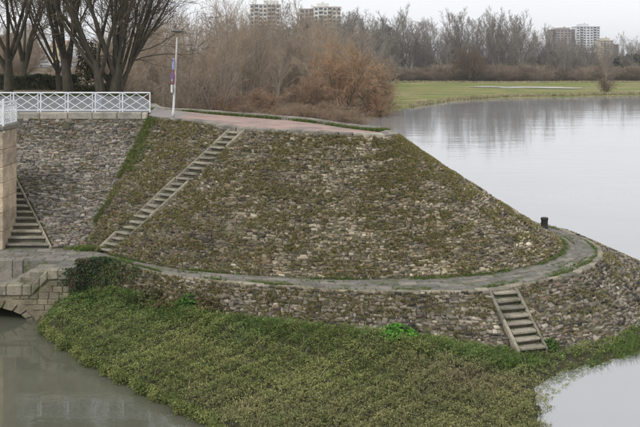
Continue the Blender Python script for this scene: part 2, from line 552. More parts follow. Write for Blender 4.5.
def make_wall(name, S, u0, u1, label, cat, mats, pal, smax=1.0, rowh=0.105, stone_w=(0.09, 0.3), skip=0.17, moss_n=0, ustop=None, moss_pal=None,
              n_parts=300, seed=1, dark=None, relief=(0.02, 0.1), mossfac=None):
    rs = np.random.default_rng(seed)
    nu = int((u1-u0)*1.5)+2; ns = 40
    uu, ss = np.meshgrid(np.linspace(u0, u1, nu), np.linspace(0, smax, ns), indexing='ij')
    p, tu, ts, n = wall_frame(S, uu.ravel(), ss.ravel())
    bm = bands_mask(p)
    jit = rs.normal(size=len(p))*0.012
    edge = (ss.ravel() < 0.001) | (ss.ravel() > smax-0.001)
    p = p + n*np.where(bm, -0.42, np.where(edge, 0, jit))[:, None]
    root = link(name, np_mesh(name, p, grid_faces(nu, ns), smooth=True), mats[0])
    tag(root, label, cat)
    # courses of stones
    Ls = np.linalg.norm(S(np.array([(u0+u1)/2]), np.array([1.0])) - S(np.array([(u0+u1)/2]), np.array([0.0])))
    items = []
    s = 0.5*rowh/Ls
    while s < smax - 0.3*rowh/Ls:
        h = rowh*rs.uniform(0.75, 1.3)
        ud = np.linspace(u0, ustop or u1, 600)
        q = S(ud, np.full(600, s))
        al = np.concatenate([[0], np.cumsum(np.linalg.norm(np.diff(q, axis=0), axis=1))])
        x = rs.uniform(0, 0.3)
        while x < al[-1]-0.1:
            w = rs.uniform(*stone_w)*(1.6 if rs.random() < 0.08 else 1)
            hh = h*(1.7 if rs.random() < 0.07 else rs.uniform(0.6, 1.12))
            if rs.random() > skip:
                items.append((np.interp(x+w/2, al, ud), s + rs.normal()*0.16*rowh/Ls + 0.12*rowh/Ls*math.sin(x*1.3+s*40), w, hh))
            x += w
        s += h/Ls*0.97
    it = np.array(items)
    p, tu, ts, n = wall_frame(S, it[:, 0], np.clip(it[:, 1], 0.004, smax))
    keep = ~bands_mask(p, 0.1)
    size = it[:, 2]*it[:, 3]/np.maximum(p[:, 1], 20)**2
    size = np.where(keep & (n[:, 1]*p[:, 1] + n[:, 0]*p[:, 0] + n[:, 2]*(p[:, 2]-CZ) < 0), size, 0)
    big = set(np.argsort(-size)[:n_parts].tolist())
    V, Fq, C, base = [], [], [], 0
    for k in np.nonzero(keep)[0]:
        c = palette(rs, pal)
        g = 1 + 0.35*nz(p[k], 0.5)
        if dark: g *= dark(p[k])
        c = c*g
        a = rs.normal()*0.16
        w, h = it[k, 2]*0.95, it[k, 3]*0.93
        X = (tu[k]*math.cos(a) + ts[k]*math.sin(a))*w
        Y = (ts[k]*math.cos(a) - tu[k]*math.sin(a))*h
        Z = unit(n[k] + rs.normal(size=3)*0.08)*rs.uniform(*relief)
        kind = int(rs.integers(len(STONES)))
        if k in big:
            o = bpy.data.objects.new('stone', stone_mesh(kind, mats[1]))
            COL.objects.link(o)
            o.parent = root
            o.matrix_world = Matrix(((X[0], Y[0], Z[0], p[k][0]), (X[1], Y[1], Z[1], p[k][1]), (X[2], Y[2], Z[2], p[k][2]), (0, 0, 0, 1)))
            o.color = (*c, 1)
        else:
            v, f = STONES[kind]
            V.append(v @ np.stack([X, Y, Z]) + p[k]); Fq.append(f + base); C.append(np.tile(c, (len(v), 1))); base += len(v)
    cnt = int(len(it)*1.1)
    u = rs.uniform(u0, ustop or u1, cnt); s_ = rs.uniform(0.005, smax, cnt)
    fp, ftu, fts, fn = wall_frame(S, u, s_)
    fk = ~bands_mask(fp, 0.1)
    for k in np.nonzero(fk)[0]:
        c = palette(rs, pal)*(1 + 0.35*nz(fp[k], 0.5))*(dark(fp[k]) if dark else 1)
        a = rs.uniform(0, 6.28); w, h = rs.uniform(.05, .13), rs.uniform(.04, .09)
        X = (ftu[k]*math.cos(a) + fts[k]*math.sin(a))*w; Y = (fts[k]*math.cos(a) - ftu[k]*math.sin(a))*h
        Z = unit(fn[k] + rs.normal(size=3)*0.2)*rs.uniform(.02, .06)
        v, f = CHIPS[int(rs.integers(len(CHIPS)))]
        V.append(v @ np.stack([X, Y, Z]) + fp[k]); Fq.append(f + base); C.append(np.tile(c, (len(v), 1))); base += len(v)
    if V:
        tag(link('small_stones', np_mesh('small_stones', np.concatenate(V), np.concatenate(Fq), np.concatenate(C)), mats[1], root), kind='stuff')
    if moss_n:
        cand = moss_n*4
        u = rs.uniform(u0, ustop or u1, cand); s = rs.uniform(0.0, smax, cand)
        p, tu, ts, n = wall_frame(S, u, s)
        # the rows of moss follow the joints
        d = np.array([nz((q[0]*0.9, q[1]*0.9, q[2]*2.6)) + 0.6*nz(q, 0.33) + 0.5*nz(q, 4.0) for q in p])
        if mossfac is not None: d = d + np.array([mossfac(q) for q in p])
        ok = (d + rs.normal(size=cand)*0.15 > 0.12) & ~bands_mask(p, 0.05)
        idx = np.nonzero(ok)[0][:moss_n]
        pc = np.array([palette(rs, moss_pal) for _ in idx])
        nn = unit(n[idx]*0.75 + np.array([0, 0, 0.5]))
        Vv, Ff, Cc = blades(p[idx] + n[idx]*0.05, nn, pc, 8, 0.03, 0.085, 0.022, 1.1, 0.4, seed, True)
        tag(link('moss_tufts', np_mesh('moss_tufts', Vv, Ff, Cc), M['blade'], root), kind='stuff')
    return root

PAL_MAIN = [(3, (0.068, 0.06, 0.048)), (4, (0.118, 0.103, 0.08)), (6, (0.185, 0.16, 0.12)), (4, (0.245, 0.212, 0.16)), (2, (0.19, 0.142, 0.092)), (1.4, (0.34, 0.3, 0.235)), (0.1, (0.42, 0.385, 0.32))]
PAL_LEFT = [(1, (0.085, 0.08, 0.074)), (3, (0.13, 0.12, 0.11)), (6, (0.19, 0.175, 0.158)), (4, (0.24, 0.215, 0.19)), (1, (0.2, 0.145, 0.11)), (0.9, (0.32, 0.295, 0.26)), (0.25, (0.42, 0.39, 0.35))]
PAL_LOW = [(2, (0.06, 0.055, 0.05)), (2, (0.11, 0.1, 0.085)), (5, (0.2, 0.18, 0.15)), (4, (0.27, 0.24, 0.2)), (2, (0.2, 0.155, 0.12)), (1.3, (0.33, 0.3, 0.25)), (0.15, (0.42, 0.39, 0.34))]
MOSS = [(4, (0.21, 0.19, 0.07)), (4, (0.29, 0.25, 0.105)), (1.8, (0.15, 0.18, 0.05)), (2, (0.22, 0.165, 0.09)), (1.3, (0.36, 0.3, 0.16))]

S_main = ruled(Tc, Bc)
S_low = ruled(Oc, Lc)
TL = np.linspace([-19, 47.0, 7.16], [-8.95, 47.0, 7.16], NU)
BL = np.linspace([-19, 39.75, 2.02], [-10.5, 39.8, 1.97], NU)
S_left = ruled(TL, BL)
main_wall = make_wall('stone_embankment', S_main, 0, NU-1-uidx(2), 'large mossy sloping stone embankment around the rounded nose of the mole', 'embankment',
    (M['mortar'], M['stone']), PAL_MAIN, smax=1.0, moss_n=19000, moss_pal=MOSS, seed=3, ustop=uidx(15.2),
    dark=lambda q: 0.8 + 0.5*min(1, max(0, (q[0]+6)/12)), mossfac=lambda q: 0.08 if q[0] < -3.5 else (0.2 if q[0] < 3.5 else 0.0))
left_wall = make_wall('stone_embankment', S_left, 0, NU-1, 'grey-brown sloping stone wall below the white railing', 'embankment',
    (M['mortar'], M['stone_clean']), PAL_LEFT, smax=1.0, moss_n=1500, moss_pal=MOSS, seed=4, skip=0.06, stone_w=(0.1, 0.38), rowh=0.105,
    mossfac=lambda q: -0.15)
low_wall = make_wall('stone_revetment', S_low, 0, uidx(17), 'low rubble stone revetment under the curving path edge', 'retaining wall',
    (M['mortar'], M['stone']), PAL_LOW, smax=1.0, moss_n=8500, moss_pal=MOSS, seed=5, skip=0.14, ustop=uidx(15.5), stone_w=(0.1, 0.3), rowh=0.12,
    mossfac=lambda q: 0.75 if q[0] < -1 else (0.42 if q[0] < 6 else -0.12))

# ------------------------------------------------------------------ water
me = np_mesh('river_water', [(-6000,-200,0),(6000,-200,0),(6000,6000,0),(-6000,6000,0)], [(0,1,2,3)])
tag(link('river_water', me, M['river']), kind='structure')
# still water of the canal, held behind the planted bank
me = np_mesh('canal_water', [(-60,-30,0.012),(0.5,-30,0.012),(1.5,22.5,0.012),(-1.0,27.0,0.012),(-4.0,31.0,0.012),(-7.5,37.5,0.012),(-60,37.5,0.012)], [(0,1,2,3,4,5,6)])
tag(link('canal_water', me, M['canal']), kind='structure')

# ------------------------------------------------------------------ path round the mole, its flags and kerb
PU1 = uidx(17)
nu, ns = 260, 7
uu, ss = np.meshgrid(np.linspace(0, PU1, nu), np.linspace(0, 1, ns), indexing='ij')
S_path = ruled(Bc, Oc)
pp = S_path(uu.ravel(), ss.ravel())
pp[:, 2] += rng.normal(size=len(pp))*0.006
path = link('path', np_mesh('path', pp, grid_faces(nu, ns), smooth=True), M['pathsoil'])
tag(path, kind='structure')

def slab_mesh(name, corners, thick, mat, parent, bev=0.02, jit=0.0):
    """a stone block: 4 top corners and a thickness downwards"""
    c = [Vector(q) + Vector((random.uniform(-jit, jit), random.uniform(-jit, jit), random.uniform(-jit, jit)*0.6)) for q in corners]
    return MB().prism([q - Vector((0, 0, thick)) for q in c], (0, 0, thick)).build(name, mat, parent, bev)

def along(curve, lens, u0, u1):
    """split a curve by arc length into pieces of the given random lengths -> list of (u_a, u_b)"""
    ud = np.linspace(u0, u1, 1500)
    i = np.clip(ud.astype(int), 0, NU-2); f = (ud-i)[:, None]
    q = curve[i]*(1-f) + curve[i+1]*f
    al = np.concatenate([[0], np.cumsum(np.linalg.norm(np.diff(q, axis=0), axis=1))])
    out, x = [], 0
    while x < al[-1]-0.1:
        w = random.uniform(*lens)
        out.append((np.interp(x, al, ud), np.interp(min(x+w, al[-1]), al, ud)))
        x += w
    return out

# flags in rings
rings = [(0.16, 0.33), (0.34, 0.5), (0.51, 0.68), (0.69, 0.83)]
nfl = 0
for a, b in rings:
    for ua, ub in along(Oc, (0.55, 1.1), 0, uidx(15)):
        if random.random() < 0.3 or nfl > 290: continue
        e = (ub-ua)*0.03
        q = S_path(np.array([ua+e, ub-e, ub-e, ua+e]), np.array([a, a, b, b]))
        # s runs from the path edge (0) to the foot of the slope (1)
        if in_band(q.mean(0), 0.0): continue
        q[:, 2] += 0.022 + random.uniform(-0.008, 0.01)
        slab_mesh('flagstone', q, 0.07, M['flag'], path, 0.012, 0.025)
        nfl += 1
# kerb
for ua, ub in along(Oc, (0.45, 0.95), 2, uidx(15)):
    q = S_path(np.array([ua+.1, ub-.1, ub-.1, ua+.1]), np.array([-0.03, -0.03, 0.14, 0.14]))
    if in_band(q.mean(0), -0.12): continue
    q[:, 2] += 0.028 + random.uniform(-0.025, 0.02)
    slab_mesh('kerb_stone', q, 0.17, M['kerb'], path, 0.025, 0.045)

# landing at the left
MB().box(-19, -9.9, 37.3, 39.9, 1.2, 1.955).build('landing', M['pathsoil'], None)
landing = bpy.data.objects['landing']
tag(landing, kind='structure')
MB().box(-10.75, -9.9, 35.7, 37.3, 1.0, 1.95).build('landing_corner', M['pathsoil'], landing)
y = 37.36
while y < 39.6:
    h = random.uniform(0.35, 0.55); x = -15 + random.uniform(0, .4)
    while x < -10.2:
        w = random.uniform(0.5, 0.95)
        if random.random() > 0.12 and not (y > 39.0 and x < -13):
            z = 1.975 + random.uniform(-.006, .012)
            slab_mesh('flagstone', [(x,y,z),(x+w-.03,y,z),(x+w-.03,y+h-.03,z),(x,y+h-.03,z)], 0.08, M['flag'], landing, 0.012, 0.02)
        x += w
    y += h

# ------------------------------------------------------------------ flights of steps
def build_flight(fl, label, string_sides=(1, 1), tread=1.35, foot=None, rough=1.0):
    b, t, lat, hw, n = fl
    root = empty('stone_staircase', b)
    tag(root, label, 'staircase', 'stone flights of the mole')
    ax = t - b
    rise = ax[2]/n
    hor = np.array([ax[0], ax[1], 0])
    for i in range(n):
        f0, f1 = i/n, (i+tread)/n
        z1 = (i+0.55)*rise; z0 = z1 - rise - 0.12
        a = hor*f0; c = hor*f1
        jt = lambda: np.array([random.uniform(-.03, .03)*rough, random.uniform(-.03, .03)*rough, random.uniform(-.015, .015)*rough])
        q = [a - lat*hw + jt(), a + lat*hw + jt(), c + lat*hw, c - lat*hw]
        q = [Vector((p[0], p[1], z1 + (p[2] if len(p) > 2 else 0))) for p in q]
        th = random.uniform(.075, .105)
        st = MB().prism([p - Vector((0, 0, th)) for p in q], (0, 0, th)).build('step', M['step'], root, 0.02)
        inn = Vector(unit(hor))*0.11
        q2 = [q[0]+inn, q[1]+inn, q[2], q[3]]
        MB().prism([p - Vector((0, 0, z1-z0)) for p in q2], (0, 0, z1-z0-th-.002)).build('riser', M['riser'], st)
    for sd, on in zip((-1, 1), string_sides):
        if not on: continue
        m = max(2, int(np.linalg.norm(ax)/1.1))
        for k in range(m):
            a = ax*(k/m) ; c = ax*((k+1)/m - 0.012/m)
            cc = lat*(hw+0.09)*sd
            w = 0.055 + random.uniform(-.014, .014)
            lift = 0.055 + random.uniform(-.03, .03)*rough
            if rough > 1.2 and random.random() < (.55 if sd > 0 else .12): continue
            poly = []
            for q0, zz in ((a, lift), (c, lift + random.uniform(-.02, .02)*rough), (c, -0.35), (a, -0.35)):
                pv = Vector(q0 + cc - lat*w) + Vector((0, 0, zz))
                if foot is not None and zz < 0: pv.z = foot
                poly.append(pv)
            MB().prism(poly, lat*2*w).build('stringer_stone', M['string'], root, 0.025)
    return root
build_flight(FL_DIAG, 'long narrow stone staircase climbing diagonally across the sloping embankment', rough=1.6)
build_flight(FL_LEFT, 'stone steps between the cream bridge pier and the grey wall', (0, 1))
build_flight(FL_LOW, 'short stone staircase from the path down to the green bank', foot=-0.7)

# ------------------------------------------------------------------ top of the mole: pink surface, road, coping, grassy back kerb
ni = uidx(14)
nb0, nb1 = uidx(14), uidx(18)
fr = Tc[np.linspace(0, ni, 120).astype(int)].copy()
bk = catmull(Tc[np.linspace(nb1, nb0, 30).astype(int)], 120)
kk = np.linspace(0, 1, 9)
G = fr[:, None]*(1-kk[None, :, None]) + bk[:, None]*kk[None, :, None]
G[:, :, 2] += 0.055 + 0.24*np.exp(-(G[:, :, 0]+8.95)/1.5)*(G[:, :, 0] > -9.3)
G[:, 0, 2] -= 0.1
G[:, 0, :2] -= 0.0
tag(link('quay_pavement', np_mesh('quay_pavement', G.reshape(-1, 3), grid_faces(120, 9), smooth=True), M['pink']), kind='structure')
pav = bpy.data.objects['quay_pavement']
me = np_mesh('road', [(-80,47.1,7.48),(-8.9,47.1,7.48),(-9.2,50.8,7.48),(-13,66,7.48),(-80,66,7.48)], [(0,1,2,3,4)])
tag(link('road', me, M['asphalt']), kind='structure')

# coping along the front edge of the mole
for ua, ub in along(Tc, (0.45, 1.1), 3, uidx(14)):
    i = np.array([ua+.1, ub-.1]); P = S_main(i, np.array([1.0, 1.0]))
    tu = unit(P[1]-P[0]); nn = np.array([tu[1], -tu[0], 0]); nn = unit(nn)
    if in_band(P.mean(0), -0.3): continue
    w = 0.42
    q = [P[0]+nn*0.05, P[1]+nn*0.05, P[1]-nn*w, P[0]-nn*w]
    for p in q: p[2] += 0.125
    pale = P.mean(0)[0] > -0.2
    slab_mesh('coping_stone', q, 0.22, M['coping'] if pale and random.random() < .75 else M['coping_dark'], main_wall, 0.03, 0.045)
# kerb stones of the back edge
for ua, ub in along(Tc, (0.8, 1.5), uidx(14), uidx(18)+4):
    i = np.array([ua+.05, ub-.05]); P = S_main(i, np.array([1.0, 1.0]))
    tu = unit(P[1]-P[0]); nn = unit(np.array([tu[1], -tu[0], 0]))
    q = [P[0]+nn*0.1, P[1]+nn*0.1, P[1]-nn*.3, P[0]-nn*.3]
    for p in q: p[2] += 0.26
    slab_mesh('coping_stone', q, 0.45, M['coping_dark'], main_wall, 0.04, 0.03)
# blocks under the railing
x = -19.0
while x < -9.2:
    w = random.uniform(1.2, 1.7)
    x1 = min(x+w, -9.0)
    MB().prism([(x+.01,46.9,7.14),(x1-.01,46.9,7.14),(x1-.01,47.5,7.14),(x+.01,47.5,7.14)], (0,0,0.36+random.uniform(-.015,.015))).build('coping_stone', M['coping'], left_wall, 0.04)
    x = x1

# ------------------------------------------------------------------ bridge pier at the left edge
PX, PY0, PY1 = -13.9, 39.45, 41.3
pier = empty('bridge_pier', (PX, PY0, 1.95))
tag(pier, 'tall cream ashlar bridge pier at the far left beside the steps', 'pier')
z = 0.0
k = 0
while z < 5.2:
    h = min(random.uniform(0.5, 0.85), 5.4 - z)
    sp = random.uniform(-.008, .008)
    cut = (0.95, 0.7)[k % 2]
    MB().box(-0.9, sp, 0.0, cut-.006, z, z+h-.012).build('ashlar_block', M['ashlar'], pier, 0.018)
    MB().box(-0.9, sp+random.uniform(-.008, .008), cut+.006, 1.8, z, z+h-.012).build('ashlar_block', M['ashlar'], pier, 0.018)
    MB().box(-2.2, -0.915, 0.12, 1.8, z, z+h-.012).build('ashlar_block', M['ashlar'], pier, 0.018)
    z += h; k += 1
MB().box(-2.2, 0.09, -0.1, 1.9, z, z+.2).build('cap_stone', M['coping_dark'], pier, 0.03)
ptop = 1.95 + z + .2

# lattice parapet on the pier: along its side and its front
lat = empty('lattice_railing', (PX, PY0+.05, ptop))
tag(lat, 'small white lattice railing panel standing on the bridge pier', 'railing')
MB().box(-.045, .045, -.045, .045, -.3, 1.12).build('post', M['white'], lat, .008)
MB().lathe([(.055, 0), (.06, .03), (.03, .06)], (0, 0, 1.12), 10).build('post_cap', M['white'], lat)
def panel(f, x0, x1):
    """f maps (along, off, z) to the railing's own axes"""
    def bx(a, b, o0, o1, z0, z1, nm):
        MB().prism([f(a, o0, z0), f(b, o0, z0), f(b, o1, z0), f(a, o1, z0)], (0, 0, z1-z0)).build(nm, M['white'], lat, .006)
    bx(x0, x1, -.03, .03, .99, 1.06, 'top_rail'); bx(x0, x1, -.025, .025, .06, .12, 'bottom_rail')
    bx(x0, x1, -.02, .02, .86, .9, 'middle_rail')
    bx(x1-.07, x1, -.02, .02, .12, .99, 'stile'); bx(x0, x0+.06, -.02, .02, .12, .99, 'stile')
    step, W, H, xa = .21, x1-x0-.13, .74, x0+.06
    for sg in (1, -1):
        c = -H
        while c < W:
            a0, a1 = max(0, c), min(W, c+H)
            if a1-a0 > .03:
                zz = lambda a: (a-c) if sg > 0 else H-(a-c)
                MB().bar(f(xa+a0, .006*sg, .12+zz(a0)), f(xa+a1, .006*sg, .12+zz(a1)), .022, .022).build('lattice_bar', M['white'], lat)
            c += step
panel(lambda a, o, zz: Vector((o, a, zz)), .06, 1.75)
panel(lambda a, o, zz: Vector((-a, o, zz)), .06, 1.9)

# ------------------------------------------------------------------ white railing along the road
RY = 47.2
rail = empty('white_railing', (-14, RY, 7.5))
tag(rail, 'long white metal railing with crossed diamond panels above the stone wall', 'railing')
bay = 1.43
posts = [-8.92 - bay*k for k in range(7)]
for xp in posts:
    MB().box(xp+14-.03, xp+14+.03, -.03, .03, -.02, 1.05).build('post', M['white'], rail, .006)
    if xp != posts[0]:
        MB().box(xp+14-.17, xp+14-.135, -.02, .02, -.02, 1.0).build('baluster', M['white'], rail, .005)
for a, b in zip(posts[1:], posts[:-1]):
    a, b = a+14, b+14
    MB().box(a+.03, b-.03, -.035, .035, .99, 1.06).build('top_rail', M['white'], rail, .008)
    MB().box(a+.03, b-.03, -.025, .025, .08, .13).build('bottom_rail', M['white'], rail, .006)
    zt, zb, zm, xm = .985, .135, .56, (a+b)/2
    a += .035; b -= .035
    for k, (p, q) in enumerate([((a,zb),(b,zt)), ((a,zt),(b,zb)), ((a,zm),(xm,zt)), ((xm,zt),(b,zm)), ((b,zm),(xm,zb)), ((xm,zb),(a,zm))]):
        yo = .012*(1 if k in (0, 2, 4) else -1)
        MB().bar((p[0],yo,p[1]), (q[0],yo,q[1]), .016, .034, (0, 1, 0) if False else (0, 0, 1)).build('diagonal_bar', M['white'], rail)

# ------------------------------------------------------------------ lamp post and its signs
base = at(173, 118, d=44.4)
base[2] = 7.34
lean = np.array([0.05, 0, 1.0]); lean = unit(lean)
lamp = empty('lamp_post', base)
tag(lamp, 'slim grey lamp post with flat hood leaning slightly on the quay', 'lamp post')
MB().lathe([(.085, 0), (.085, .35), (.062, .38), (.05, 2.2), (.038, 4.05), (.03, 4.1)], (0,0,0), 16, lean).build('pole', M['pole'], lamp, smooth=True)
top = lean*4.05
MB().lathe([(.05, 0), (.07, .03), (.17, .24), (.17, .25)], top, 20, lean).build('lamp_glass', M['glass_lamp'], lamp)
MB().lathe([(.18, .22), (.33, .26), (.34, .29), (.31, .32), (.12, .35), (.03, .36)], top, 24, lean).build('lamp_hood', M['dark'], lamp)
MB().lathe([(.13, 0), (.13, .02)], (0,0,0), 12).build('base_plate', M['pole'], lamp)

ang = R(70)                                     # the plates face left across the road and are seen almost edge on
nrm = Vector((-math.sin(ang), -math.cos(ang), 0))
sid = Vector((math.cos(ang), -math.sin(ang), 0))
def sign_root(name, zc, label):
    c = Vector(base) + Vector(lean)*zc + nrm*0.085 + Vector((-0.05, 0, 0))
    o = empty(name, c)
    o.matrix_world = Matrix(((sid[0], 0, nrm[0], c[0]), (sid[1], 0, nrm[1], c[1]), (0, 1, 0, c[2]), (0, 0, 0, 1)))
    # local x = across the plate, y = up, z = out of the face
    return tag(o, label, 'sign', 'signs on the lamp post')
def rect(x0, x1, y0, y1, z0, z1): return MB().box(x0, x1, y0, y1, z0, z1)
s1 = sign_root('road_sign', 2.72, 'blue rectangular road sign, topmost on the lamp post')
rect(-.25, .25, -.27, .27, 0, .012).build('plate', M['signwhite'], s1, .003)
rect(-.23, .23, -.25, .25, .012, .016).build('blue_field', M['blue'], s1)
rect(-.05, .05, -.2, .1, .016, .02).build('white_bar', M['signwhite'], s1)
rect(-.1, .1, .1, .15, .016, .02).build('red_bar', M['red'], s1)
s2 = sign_root('road_sign', 2.06, 'round blue no parking sign with red rim on the lamp post')
MB().lathe([(.32, 0), (.32, .012)], (0,0,0), 32).build('plate', M['red'], s2)
MB().lathe([(.265, .012), (.265, .016)], (0,0,0), 32).build('blue_field', M['blue'], s2)
MB().bar((-.18, .18, .019), (.18, -.18, .019), .04, .004).build('red_bar', M['red'], s2)
rect(-.05, .07, -.2, -.08, .016, .0185).build('white_mark', M['signwhite'], s2)
s3 = sign_root('road_sign', 1.5, 'small white rectangular plate, lowest on the lamp post')
rect(-.22, .22, -.19, .19, 0, .014).build('plate', M['signwhite'], s3, .003)
rect(-.17, .17, .07, .1, .014, .017).build('grey_line', M['pole'], s3)
rect(-.12, .12, -.02, .01, .014, .017).build('grey_line', M['pole'], s3)

cab = empty('utility_cabinet', at(99.5, 110, d=48.6))
cab.location.z = 7.48
tag(cab, 'narrow grey utility cabinet just behind the white railing', 'cabinet')
gm = plain('grey cabinet paint', (0.3, 0.32, 0.36), 0.5)
MB().box(-.17, .17, -.12, .12, 0, .82).build('body', gm, cab, .01)
MB().box(-.19, .19, -.14, .14, .82, .86).build('lid', gm, cab, .01)
MB().box(-.14, .14, -.128, -.12, .06, .78).build('door', gm, cab)

# ------------------------------------------------------------------ bollard
bp = at(544.5, 232, z=1.9)
bol = empty('mooring_bollard', (bp[0], bp[1], 1.9))
tag(bol, 'black iron mooring bollard on the path against the river', 'bollard')
MB().lathe([(.2, 0), (.2, .03), (.165, .06), (.16, .55), (.175, .6), (.185, .66), (.17, .70), (.12, .715)], (0,0,0), 24).build('shaft', M['rust'], bol, smooth=True)
MB().lathe([(.26, -.02), (.26, .02)], (0,0,0), 16).build('base_flange', M['rust'], bol)

# ------------------------------------------------------------------ culvert and sunken landing, lower left
cul = empty('stone_culvert', (-12, 35.6, 0))
tag(cul, 'arched stone culvert with a sunken landing at the canal edge', 'culvert')
def arch(x):
    c, w, h = -13.9, 2.35, 0.62
    q = (x-c)/w
    return -0.1 + (h+.1)*math.sqrt(max(0, 1-q*q)) if abs(q) < 1 else -0.5
def topz(x):
    return 1.12 if x < -11.4 else (1.12 + (x+11.4)/.65*.62 if x < -10.75 else 1.74)
xs = np.linspace(-19, -9.9, 160)
v, f = [], []
for x in xs:
    for yy, zz in ((35.62, arch(x)), (35.62, topz(x)), (36.1, topz(x)), (36.1, arch(x))):
        v.append((x+12, yy-35.6, zz))
for i in range(len(xs)-1):
    a, b = i*4, i*4+4
    f += [(a, b, b+1, a+1), (a+1, b+1, b+2, a+2), (a+2, b+2, b+3, a+3), (a+3, b+3, b, a)]
MB().add(v, f).build('wall_core', M['culvert'], cul)
# vault behind the arch
v, f = [], []
for j, yy in enumerate((0.3, 6.0)):
    for i in range(21):
        x = -13.9 + 2.34*math.cos(math.pi*i/20)
        v.append((x+12, yy, max(-.3, arch(x))))
for i in range(20): f.append((i, i+1, i+22, i+21))
f.append(tuple(range(21, 42)))
MB().add(v, f).build('vault', M['mortar'], cul)
# voussoirs
for i in range(13):
    a0, a1 = math.pi*(i/13+.006), math.pi*((i+1)/13-.006)
    pts = []
    for a, k in ((a0, 1.0), (a1, 1.0), (a1, 1.16), (a0, 1.16)):
        pts.append((-13.9+12 + 2.35*math.cos(a)*(1+(k-1)*.7), -.06+random.uniform(-.004, .004), -.1+.72*math.sin(a)*1.0 + (k-1)*2.1*math.sin(a)))
    MB().prism(pts, (0, .4, 0)).build('voussoir', M['culvert'], cul, .015)
# face stones in courses
zc = -0.15
while zc < 1.6:
    h = random.uniform(.2, .3)
    x = -15.5
    while x < -9.95:
        w = random.uniform(.28, .6)
        x1 = min(x+w, -9.92)
        ok = True
        for xx in (x, x1, (x+x1)/2):
            q = (xx+13.9)/2.6
            lim = -.1 + 1.1*math.sqrt(max(0, 1-q*q)) if abs(q) < 1 else -1
            if zc < lim: ok = False
            if zc+h > topz(xx)+.02: ok = False
        if ok and x1-x > .12:
            MB().box(x+12+.012, x1+12-.012, -.03+random.uniform(-.025, .02), .2, zc+.006, zc+h-.006).build('face_stone', M['culvert'], cul, .018)
        x = x1
    zc += h
# parapet coping: level, sloping, level
x = -15.6
while x < -11.45:
    w = random.uniform(.55, .8); x1 = min(x+w, -11.4)
    MB().box(x+12+.006, x1+12-.006, -.1, .42, 1.0, 1.42+random.uniform(-.01, .01)).build('coping_stone', M['string'], cul, .04)
    x = x1
for (x0, z0), (x1, z1) in (((-11.39, 1.42), (-11.08, 1.72)), ((-11.07, 1.73), (-10.76, 2.02)), ((-10.75, 2.03), (-10.35, 2.03)), ((-10.34, 2.03), (-9.93, 2.0))):
    MB().prism([(x0+12, -.09, z0-.42), (x1+12, -.09, z1-.38), (x1+12, -.09, z1), (x0+12, -.09, z0)], (0, .42, 0)).build('coping_stone', M['string'], cul, .04)
MB().box(-7, .7, .35, 1.75, 1.0, 1.28).build('landing_floor', M['flag'], cul)
for k in range(3):
    MB().box(-.35+k*.36, 1.3, .4+.003*k, 1.72, 1.2, 1.45+k*.19).build('step', M['step'], cul, .02)
# back wall of the sunken landing
x = -15.6
while x < -12.35:
    w = random.uniform(.5, .9); x1 = min(x+w, -12.3)
    MB().box(x+12+.006, x1+12-.006, 1.62+random.uniform(-.01, .01), 2.1, 1.2, 2.01+random.uniform(-.008, .008)).build('wall_block', M['coping_dark'], cul, .025)
    x = x1

# ------------------------------------------------------------------ planted bank
bank_poly = np.array([(-10.75,35.6),(-10.7,34.9),(-9.5,32.7),(-7.9,30.6),(-5.6,28.1),(-3.1,25.5),(-0.8,22.0),(6.3,22.0),(6.55,25.4),(6.95,27.4),(7.4,28.6),
                      (8.7,29.7),(10.1,30.9),(11.9,32.3),(14.6,34.2),(16.0,36.3),(14.5,38.5),(11,40),(9,44),(4,38),(-3,38),(-8,40)])
def poly_sd(P, poly):
    """signed distance to a polygon, positive inside"""
    x, y = P[:, 0], P[:, 1]
    ins = np.zeros(len(P), bool); dist = np.full(len(P), 1e9)
    n = len(poly)
    for i in range(n):
        a, b = poly[i], poly[(i+1) % n]
        e = b-a
        t = np.clip(((x-a[0])*e[0] + (y-a[1])*e[1])/(e@e), 0, 1)
        dist = np.minimum(dist, np.hypot(x-a[0]-t*e[0], y-a[1]-t*e[1]))
        c = ((a[1] > y) != (b[1] > y)) & (x < (b[0]-a[0])*(y-a[1])/(b[1]-a[1]+1e-12) + a[0])
        ins ^= c
    return np.where(ins, dist, -dist)
Lxy = Lc[::4, :2]
def dist_line(P, line):
    d = np.full(len(P), 1e9)
    for a, b in zip(line[:-1], line[1:]):
        e = b-a
        t = np.clip(((P-a) @ e)/(e@e+1e-9), 0, 1)
        d = np.minimum(d, np.hypot(P[:, 0]-a[0]-t*e[0], P[:, 1]-a[1]-t*e[1]))
    return d
def wob(x, y, f, ph):
    return np.sin(x*f+ph)*np.cos(y*f*1.13-ph*2) + 0.6*np.sin(x*f*2.3-y*f*1.7+ph*3) + 0.35*np.cos(x*f*4.1+y*f*3.7+ph)
def bank_z(P):
    sd = poly_sd(P, bank_poly) + 0.12*wob(P[:, 0], P[:, 1], 2.1, 1.0)
    x, y = P[:, 0], P[:, 1]
    rise = np.clip(sd/np.where(x < 6, 0.22, 0.6), 0, 1)
    near = np.exp(-np.maximum(0, dist_line(P, Lxy)-0.2)/1.3)
    hump = np.clip((6.0-x)/3, 0, 1)
    z = -0.12 + 0.36*rise*(0.35+0.65*np.clip((7.0-x)/2, 0, 1)) + near*(0.1+0.5*hump) + 0.05*wob(x, y, 1.3, .4)*rise + 0.035*wob(x, y, 4.5, 2.)*rise
    return z, sd, near
gx, gy = np.meshgrid(np.arange(-12, 19, .16), np.arange(21, 48.5, .16), indexing='ij')
P = np.stack([gx.ravel(), gy.ravel()], 1)
z, sd, _ = bank_z(P)
fa = grid_faces(*gx.shape)
ok = (sd[fa] > -0.35).all(1)
me = np_mesh('bank', np.column_stack([P, z]), fa[ok], smooth=True)
